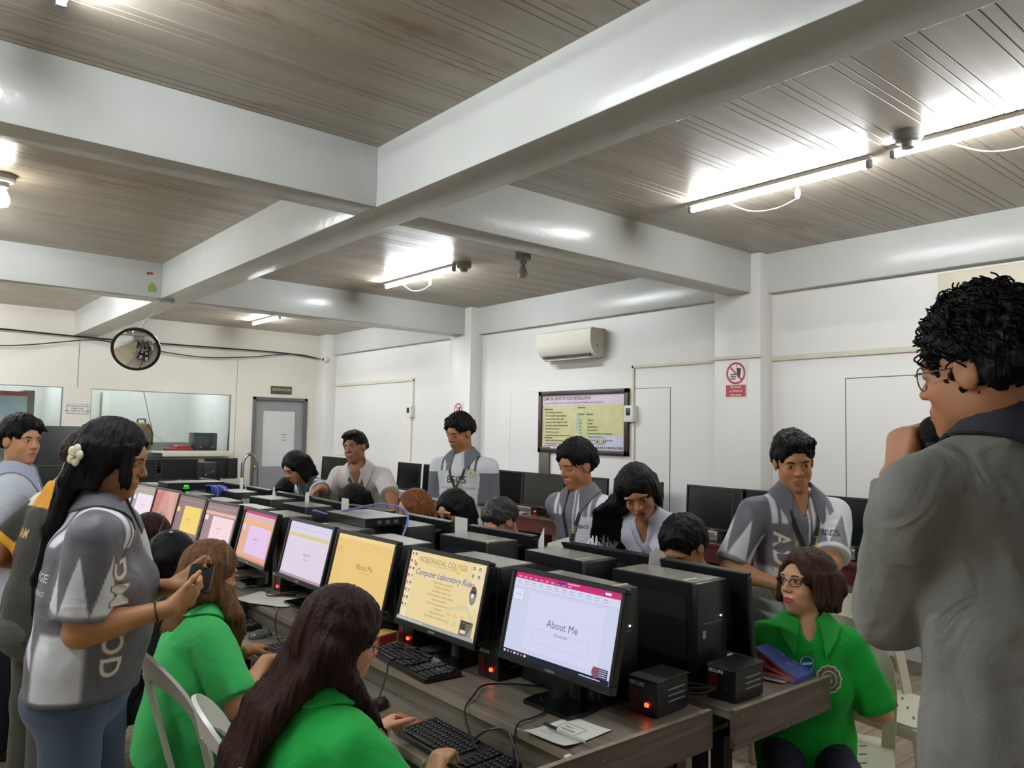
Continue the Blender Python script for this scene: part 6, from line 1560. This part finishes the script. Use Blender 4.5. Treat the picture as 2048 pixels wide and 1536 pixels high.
# 6 woman with long dark brown hair in the foreground
def locks2(K):
    P, E, below, s = HP(K); A = []
    for k in range(4):
        a = P(.072, -.035+k*.008, -.05); m = V(.97+.012*k, 1.78-.004*k, .93); e = V(1.02+.008*k, 1.735, .80+.02*k)
        A += [(cap(a, m, .018, .012), .02), (cap(m, e, .012, .003), .012)]
    return A
person('person in a green polo and glasses typing nearest the camera', (.76, 1.96), 88, sit=True, h=1.52, fem=True, girth=1.12, bust=.9, lean=10, pelvis=.44, head=(94, -16, 0), hpos=(.985, 1.872, 1.075), hs=1.02,
    rw=(1.20, 1.735, .745), relb=(-.5, -1, -.7), lw=(1.19, 2.03, .735), lelb=(-.2, .9, -1), rhand=dict(hd=(.78, .62, -.02), hn=(.1, -.15, -1), **TYPE), lhand=dict(hd=(.75, .55, .12), hn=(.25, -.5, -.8), curl=(.55, .8, .45), thumb=(.6, .7, .4), spread=.02),
    skin='c08f6d', res=.0042, cres=.006, sleeve=.9, hem=.06, shirt=dict(fn=plain('27b24e', '24a848'), name='polo_shirt'), trousers=dict(c='14141a'),
    hair=hair_long([(.88, 1.90, 1.0), (.81, 1.95, .90), (.765, 1.99, .78), (.735, 2.02, .66), (.73, 2.03, .60)], extra=locks2, width=.09, vol=.010, res=.0045), hairmat=M_hair_dk, glasses=dict(size=(.026, .02), dz=-.006, mat=M_glass_fr), collar=dict(c='27b24e', open=.5), lips='a8635a')
# 7, 8 two dark-haired women at the lit row
def clip(K):
    c, R, s = K['hc'], K['R'], K['hs']; d = unit(-R[1]*.5+R[2]*.8+R[0]*.3); hit = K['bvh_hair'].ray_cast(Vector(c+d*.4), Vector(-d), .5)
    p = np.array(hit[0])+d*.004-K['base']; bm_ = BM(); e = R[0]
    tube(bm_, [p-e*.018+R[2]*.003*math.sin(k)+e*.005*k+np.cross(d, e)*.008*math.sin(k*1.9) for k in range(8)], .0028, 6); obj('hair_clip', bm_, mat('clip_silver', 'c9c9c9', .25, metal=.6), K['t'])
person('person in black with a small silver hair clip, seated', (.84, 3.86), 90, sit=True, pelvis=.42, h=1.56, fem=True, girth=1.1, lean=18, head=(85, -20, 0), hpos=(1.11, 3.80, 1.015), skin='b0805c', res=.007, cres=.008, shirt=dict(fn=plain('17171b')), trousers=dict(c='141418'),
    hair=hair_long([(.99, 3.82, .95), (.94, 3.84, .84), (.92, 3.86, .74)], width=.07, vol=.012, res=.006), deco=clip, rw=(1.15, 3.62, .73), lw=(1.15, 3.95, .73))
person('person with a brown headband bending low, beyond the hair clip', (.92, 4.58), 90, sit=True, pelvis=.42, h=1.56, fem=True, lean=18, head=(95, -25, 0), hpos=(1.20, 4.50, 1.03), skin='b0805c', res=.007, cres=.008, shirt=dict(fn=plain('1c1c20')), trousers=dict(c='141418'), hair=hair_long([(1.08, 4.53, .97), (1.02, 4.55, .86)], width=.06, vol=.01, res=.006), hairmat=M_hair_dk, deco=band, rw=(1.2, 4.35, .73), lw=(1.2, 4.68, .73))
# 9 leaning girl by the grey door
person('person in a sports shirt leaning over a monitor near the grey door', (3.28, 5.72), -95, h=1.58, fem=True, lean=52, twist=10, head=(-100, -32, 8), hpos=(2.70, 6.03, 1.305), hs=1.02, skin='b07a5c', res=.006, cres=.007, sleeve=.8, hem=.06, lw=(2.62, 5.40, 1.19), lelb=(.3, -.8, -.4), rw=(2.75, 6.2, .95), relb=(.2, .8, -.3),
    lhand=dict(hd=(-.7, .1, -.5), hn=(-.3, 0, -.9), **RELAX), shirt=dict(fn=jersey(-1), name='jersey'), shirt_mat=M_jersey, trousers=dict(c='1b1b20'), hair=hair_bob(.135, .01, back=1), collar=dict(c='3f4146'))
# 10 boy in white shirt with bag strap
def strap(K):
    m = mat('strap_olive', '4d4944', .7); M = on_chest(K, 0, 0)
    ribbon(K, [(-.06, .0), (.0, -.12), (.06, -.24), (.13, -.40)], .034, m, 'bag_strap', M, .007); ribbon(K, [(.06, -.01), (.03, -.08), (.005, -.13)], .02, m, 'bag_strap', M, .005)
    disc_logo(K, on_chest(K, -.095, -.165), .026, [M_ink, M_inkw]); ribbon(K, [(-.13, -.125), (-.06, -.125)], .003, mat('seam_grey', 'b9b2b0', .8), 'pocket_seam', M, .002)
person('person in a white shirt with a dark bag strap across the chest', (3.28, 5.20), -128, h=1.68, lean=17, head=(-120, 2, 12), hpos=(2.93, 5.46, 1.48), hs=1.04, skin='9b6a4b', skin2='94624a', res=.0055, cres=.007, sleeve=.82, hem=.16, rw=(2.80, 5.55, 1.0), relb=(.2, .9, -.3), lw=(2.95, 4.86, .95), lelb=(.6, -.6, -.2),
    shirt=dict(fn=plain('d3cac8'), v=.07), trousers=dict(c='22222a'), hair=hair_short(top=.016, fringe=.0, quiff=.012, side=.008), collar=dict(c='d6cecb', h=.045, open=.55, point=.04, low=1), deco=strap, gaze=.7, lips='6d4238')
# 11 tall boy with lanyard
def deco_tall(K):
    lanyard(K, 'BSCS', -.25); chest_text(K, 'BSCS', .07, on_chest(K, .0, -.135), M_ink, .012, width=.15); chest_text(K, 'COLLEGE OF COMPUTER STUDIES', .018, on_chest(K, .0, -.192), M_dkgrey, .0)
    disc_logo(K, on_chest(K, -.105, -.085), .03, [mat('seal_green', '8a9a54', .6), mat('seal_pale', 'd5d8b4', .6)])
    for k in range(7): ribbon(K, [(-.10-.004*k, -.40-.028*k), (-.03-.01*k, -.44-.022*k), (.02, -.46-.02*k)], .007, M_ink, 'printed_stripe', on_chest(K, 0, 0), .002)
def whitefront(zone, u, v, w, tt, aa, wh):
    c = np.tile(hexc('d5d8da'), (len(u), 1)); g_ = hexc('64666e')
    c[(zone == 2)] = g_; c[(zone == 1)] = g_; c[(zone == 1) & (tt > .9)] = WJ
    sh = sst(w+.075)*sst(np.abs(u)-.07)*sst(.16-np.abs(u))*(zone == 0)*sst(.35-((np.abs(u)*22+.3) % 1), .1); c = mixc(c, np.ones((len(u), 3))*hexc('3c3d42'), sh)
    return c
person('person in a lettered white-fronted sports shirt and lanyard, standing beside the far column', (3.33, 4.42), -118, h=1.72, lean=2, head=(-98, -17, 0), hpos=(3.225, 4.47, 1.615), hs=1.05, skin='9c6c4b', res=.0055, cres=.0065, sleeve=.82, hem=.16, shirt=dict(fn=whitefront, name='jersey'), shirt_mat=M_jersey, trousers=dict(c='1d1d22'),
    hair=hair_short(top=.022, fringe=.012, side=.012, amp=.007), collar=dict(c='6b7078', open=.5), deco=deco_tall, lidded=.5, lips='7c4a3f')
# 12 boy in profile
def deco_prof(K):
    lanyard(K, 'BSCS', -.30); chest_text(K, 'BSCS', .026, on_chest(K, -.08, -.14), M_ink, .015)
person('person in a grey and white jersey in profile below the poster', (3.17, 3.06), -98, h=1.62, lean=6, head=(-84, -15, 0), hpos=(3.05, 3.105, 1.448), hs=1.07, skin='a5714d', res=.005, cres=.006, sleeve=.9, hem=.16, shirt=dict(fn=jersey(1), name='jersey'), shirt_mat=M_jersey, trousers=dict(c='1d1d22'),
    hair=hair_short(top=.024, fringe=.022, side=.014, amp=.007, low=-.05), collar=dict(c='66666d', open=.5), deco=deco_prof, lidded=.5, lips='986050', rw=(3.0, 3.3, .95))
# 13 girl in white blouse bending over
def deco_blouse(K):
    bm_ = BM(); N, rT, fT, su = K['N'], K['rT'], K['fT'], K['su']
    M = on_chest(K, 0, 0)
    for sx in (-1, 1):
        pts = [(sx*.012, -.095), (sx*.06, -.125), (sx*.105, -.10), (sx*.12, -.05), (sx*.10, .0), (sx*.065, .01)]
        inn = [(sx*.006, -.085), (sx*.022, -.065), (sx*.036, -.045), (sx*.046, -.025), (sx*.052, -.01), (sx*.055, .0)]
        S_ = spline([(*p, 0) for p in pts], 4); I_ = spline([(*p, 0) for p in inn], 4)
        K['lay']('round_collar', [([tuple(S_[i][:2]), tuple(S_[i+1][:2]), tuple(I_[i+1][:2]), tuple(I_[i][:2])], 0, 0) for i in range(len(S_)-1)], [mat('blouse_collar', 'd9d9ea', .7)], K['bvh_shirt'], M, .008)
    ribbon(K, [(.05, -.13), (.02, -.21), (.0, -.32)], .018, M_lany, 'lanyard', M, .006); ribbon(K, [(-.06, -.12), (-.062, -.22), (-.05, -.34)], .018, M_lany, 'lanyard', M, .006)
    chest_text(K, 'BSCS BSCS', .014, M @ Matrix.Translation((-.06, -.20, 0)) @ Matrix.Rotation(-PI/2, 4, 'Z'), M_goldl, .02, 'lanyard_lettering', None, .0075)
    c, R, s = K['hc'], K['R'], K['hs']; b2 = BM(); bmesh.ops.create_uvsphere(b2, u_segments=10, v_segments=6, radius=.006, matrix=Matrix.Translation(c+(-R[0]*.082-R[2]*.034-R[1]*.002)*s-K['base'])); obj('earring', b2, M_inkw, K['t'])
def side_locks(K):
    P, E, below, s = HP(K); A = []
    for k in range(9):
        a = P(.07+.002*k, .035-k*.009, -.02); m = V(2.84-.012*k+.02, 2.60+.01*k, 1.24); e = V(2.86-.014*k+.02, 2.62+.012*k, 1.06+.008*(k % 3))
        A += [(cap(P(.066, .05-k*.01, .06), a, .02, .018), .02), (cap(a, m, .018, .013), .015), (cap(m, e, .012, .003), .012)]
    return A
person('person in a white round-collared blouse bending over a screen', (3.20, 2.27), -112, h=1.56, fem=True, lean=27, side=0, head=(-128, -30, 14), hpos=(2.85, 2.48, 1.35), hs=1.04, skin='a8744f', res=.0048, cres=.006, sleeve=.7, hem=.08, shirt=dict(fn=plain('cfd0e0'), name='blouse', v=.075), trousers=dict(c='20222c', name='skirt'),
    hair=hair_long([(2.90, 2.62, 1.30), (2.93, 2.62, 1.18), (2.90, 2.66, 1.08)], extra=side_locks, width=.05, vol=.008, face=(-.004, .135, -.048, .066, .092, .118)), deco=deco_blouse, lidded=.55, lips='a34d45', rw=(2.75, 2.6, .95), lw=(2.72, 2.44, .96), relb=(.2, .9, -.3), lelb=(.5, -.5, -.6))
# 14 boy facing the camera
def deco_front(K):
    lanyard(K, 'BSCS', -.27); chest_text(K, 'BSCS', .030, on_chest(K, -.095, -.115), M_ink, .016)
    big_print(K, on_chest(K, .105, -.155), ['A', 'D', 'M', 'O'], .095)
    chest_text(K, 'COMPUTER SCIENCE', .026, on_chest(K, .045, -.24) @ Matrix.Rotation(-PI/2, 4, 'Z'), mat('print_tan', 'b9a98c', .6), .012, width=.24)
person('person in a half-grey half-white jersey standing facing the camera', (3.24, 1.90), -146, h=1.63, lean=3, head=(-134, -14, 6), hpos=(3.225, 1.885, 1.515), hs=1.05, skin='a9754f', res=.0046, cres=.0055, sleeve=.9, hem=.16, shirt=dict(fn=jersey(1), name='jersey', v=.05), shirt_mat=M_jersey, trousers=dict(c='1d1d22'),
    hair=hair_short(top=.02, fringe=-.008, side=.010, amp=.006, quiff=.012, part=-.6), collar=dict(c='66666f', h=.05, open=.55, point=.03, low=1), deco=deco_front, lidded=.2, lips='a0685a', rw=(2.985, 1.80, 1.0), relb=(-.3, .9, -.3), lw=(3.02, 1.70, .97), lelb=(.8, -.6, -.3), rhand=dict(hd=(.1, -.85, -.4), hn=(.6, .5, -.3), **RELAX), lhand=dict(hd=(-.3, .85, -.35), hn=(.6, .5, 0), **RELAX), shoulder_w=.12, brow=1.3)
# 15 seated woman with glasses and the blue book
def deco_seated(K):
    disc_logo(K, on_chest(K, -.062, -.135), .045, [mat('seal_cream', 'd9d2b8', .6), mat('seal_ring', '5d5b4a', .6)], teeth=12)
    M = on_chest(K, .012, -.085); polys = [(circ(.025, 20), 0, 0), (circ(.022, 20), 1, .0006), ([(-.018, -.008), (.018, -.002), (.018, .006), (-.018, .0)], 2, .001)]
    K['lay']('hanging_glasses', polys, [mat('shade_rim', 'bcd4e0', .2, metal=.5), mat('shade_lens', '1f5f78', .05), mat('shade_glint', 'a9d9ef', .1)], K['bvh_shirt'], M, .008)
    ribbon(K, [(0, -.045), (0, -.13)], .022, mat('polo_placket', '0f7a25', .8), 'placket', on_chest(K, 0, 0), .0025)
    bm_ = BM(); W, E_ = K['WL'], K['EL']; d = unit(W-E_); p = W-d*.01-K['base']; e1 = unit(np.cross(d, (0, 0, 1))); e2 = np.cross(d, e1)
    for o in (-.008, 0, .008): tube(bm_, [p+d*o+(e1*math.cos(a)+e2*math.sin(a))*.029 for a in [k*2*PI/24 for k in range(25)]], .006, 6)
    obj('watch_strap', bm_, M_black, K['t'])
    c, R, s = K['hc'], K['R'], K['hs']; b2 = BM(); bmesh.ops.create_uvsphere(b2, u_segments=10, v_segments=6, radius=.005, matrix=Matrix.Translation(c+(-R[0]*.082-R[2]*.036+R[1]*.002)*s-K['base'])); obj('earring', b2, M_inkw, K['t'])
person('person in a green polo and glasses seated by the blue book', (3.00, 1.50), -128, sit=True, h=1.50, fem=True, lean=9, head=(-76, 8, 4), pelvis=.44, hpos=(2.803, 1.589, 1.065), hs=1.04, skin='c59673', res=.0044, cres=.0055, sleeve=.95, hem=.08, girth=1.05, bust=.7, shirt=dict(fn=plain('15a036', '129430'), name='polo_shirt', v=.012), trousers=dict(c='161c30'),
    hair=hair_bob(.085, .010, part=.0), hairmat=M_hair_au, glasses=dict(size=(.024, .0145), sq=.75, arm=.003, mat=M_glass_fr), collar=dict(c='16a238', h=.042, open=.5, point=.03), deco=deco_seated, lips='a84a52', lw=(2.93, 1.60, .645), lelb=(.25, -.6, -1), rw=(2.84, 1.67, .735), relb=(.3, .9, -.4), rhand=dict(hd=(.1, -.55, .75), hn=(.9, -.1, .2), **RELAX), lhand=dict(hd=(-.7, .5, .1), hn=(.2, .3, -.9), **RELAX))
# heads bowed over the opposite row
for lb, y, x, z, hp_, kw in (
    ('person bowed behind the nearest monitor back, face hidden', 2.16, 3.0, 1.135, (-95, -38, 0), dict(hair=hair_short(top=.02, fringe=.02, side=.016, low=-.09, res=.005), fem=False)),
    ('person bowed behind the third monitor back, forehead showing', 3.45, 3.0, 1.115, (-85, -36, 0), dict(hair=hair_short(top=.008, side=.006, fringe=.0, amp=.006, res=.005), hairmat=mat('hair_grey_dark', '2d2927', .5, bump=.5, bscale=60, var=.5, vscale=20), skin='c08c6e')),
    ('person in thin glasses looking down, right of the network box', 3.92, 3.0, 1.135, (-100, -22, 0), dict(hair=hair_bob(.14, .006, back=1, part=.012), fem=True, glasses=dict(size=(.024, .015), mat=mat('glasses_silver', 'b9b9bb', .2, metal=1)))),
    ('person peering over a monitor back just behind the blue cable arch', 4.37, 3.0, 1.11, (-75, -12, 0), dict(hair=hair_bob(.10, .004), fem=True, hairmat=hair_mat('hair_auburn_light', '7a4a2c', ''))),
    ('person in black-framed glasses looking down, left of the network box', 5.20, 3.0, 1.085, (-110, -25, 0), dict(hair=hair_bob(.13, .008, back=1, part=.01), fem=True, glasses=dict(size=(.027, .017), thick=1, dz=-.004, mat=M_black))),
    ('person bowed under the arm of the leaning person', 6.34, 3.0, 1.07, (-95, -35, 0), dict(hair=hair_short(top=.015, side=.012, low=-.08), fem=False))):
    fem = kw.pop('fem', False); sk_ = kw.pop('skin', 'b5835f')
    person(lb, (x+.06, y), -92, sit=True, h=1.56, fem=fem, lean=22, head=hp_, hpos=(2.79, y, z), hs=1.03, skin=sk_, res=.0055, cres=.009, shirt=dict(fn=plain('1d8a3a' if y > 3.9 else '2a2a30')), trousers=dict(c='17181d'), rw=(2.72, y+.13, .80), lw=(2.72, y-.13, .80), relb=(.3, .8, -.6), lelb=(.3, -.8, -.6), lidded=.5, collar=dict(c='1d8a3a') if y > 3.9 else None, **kw)
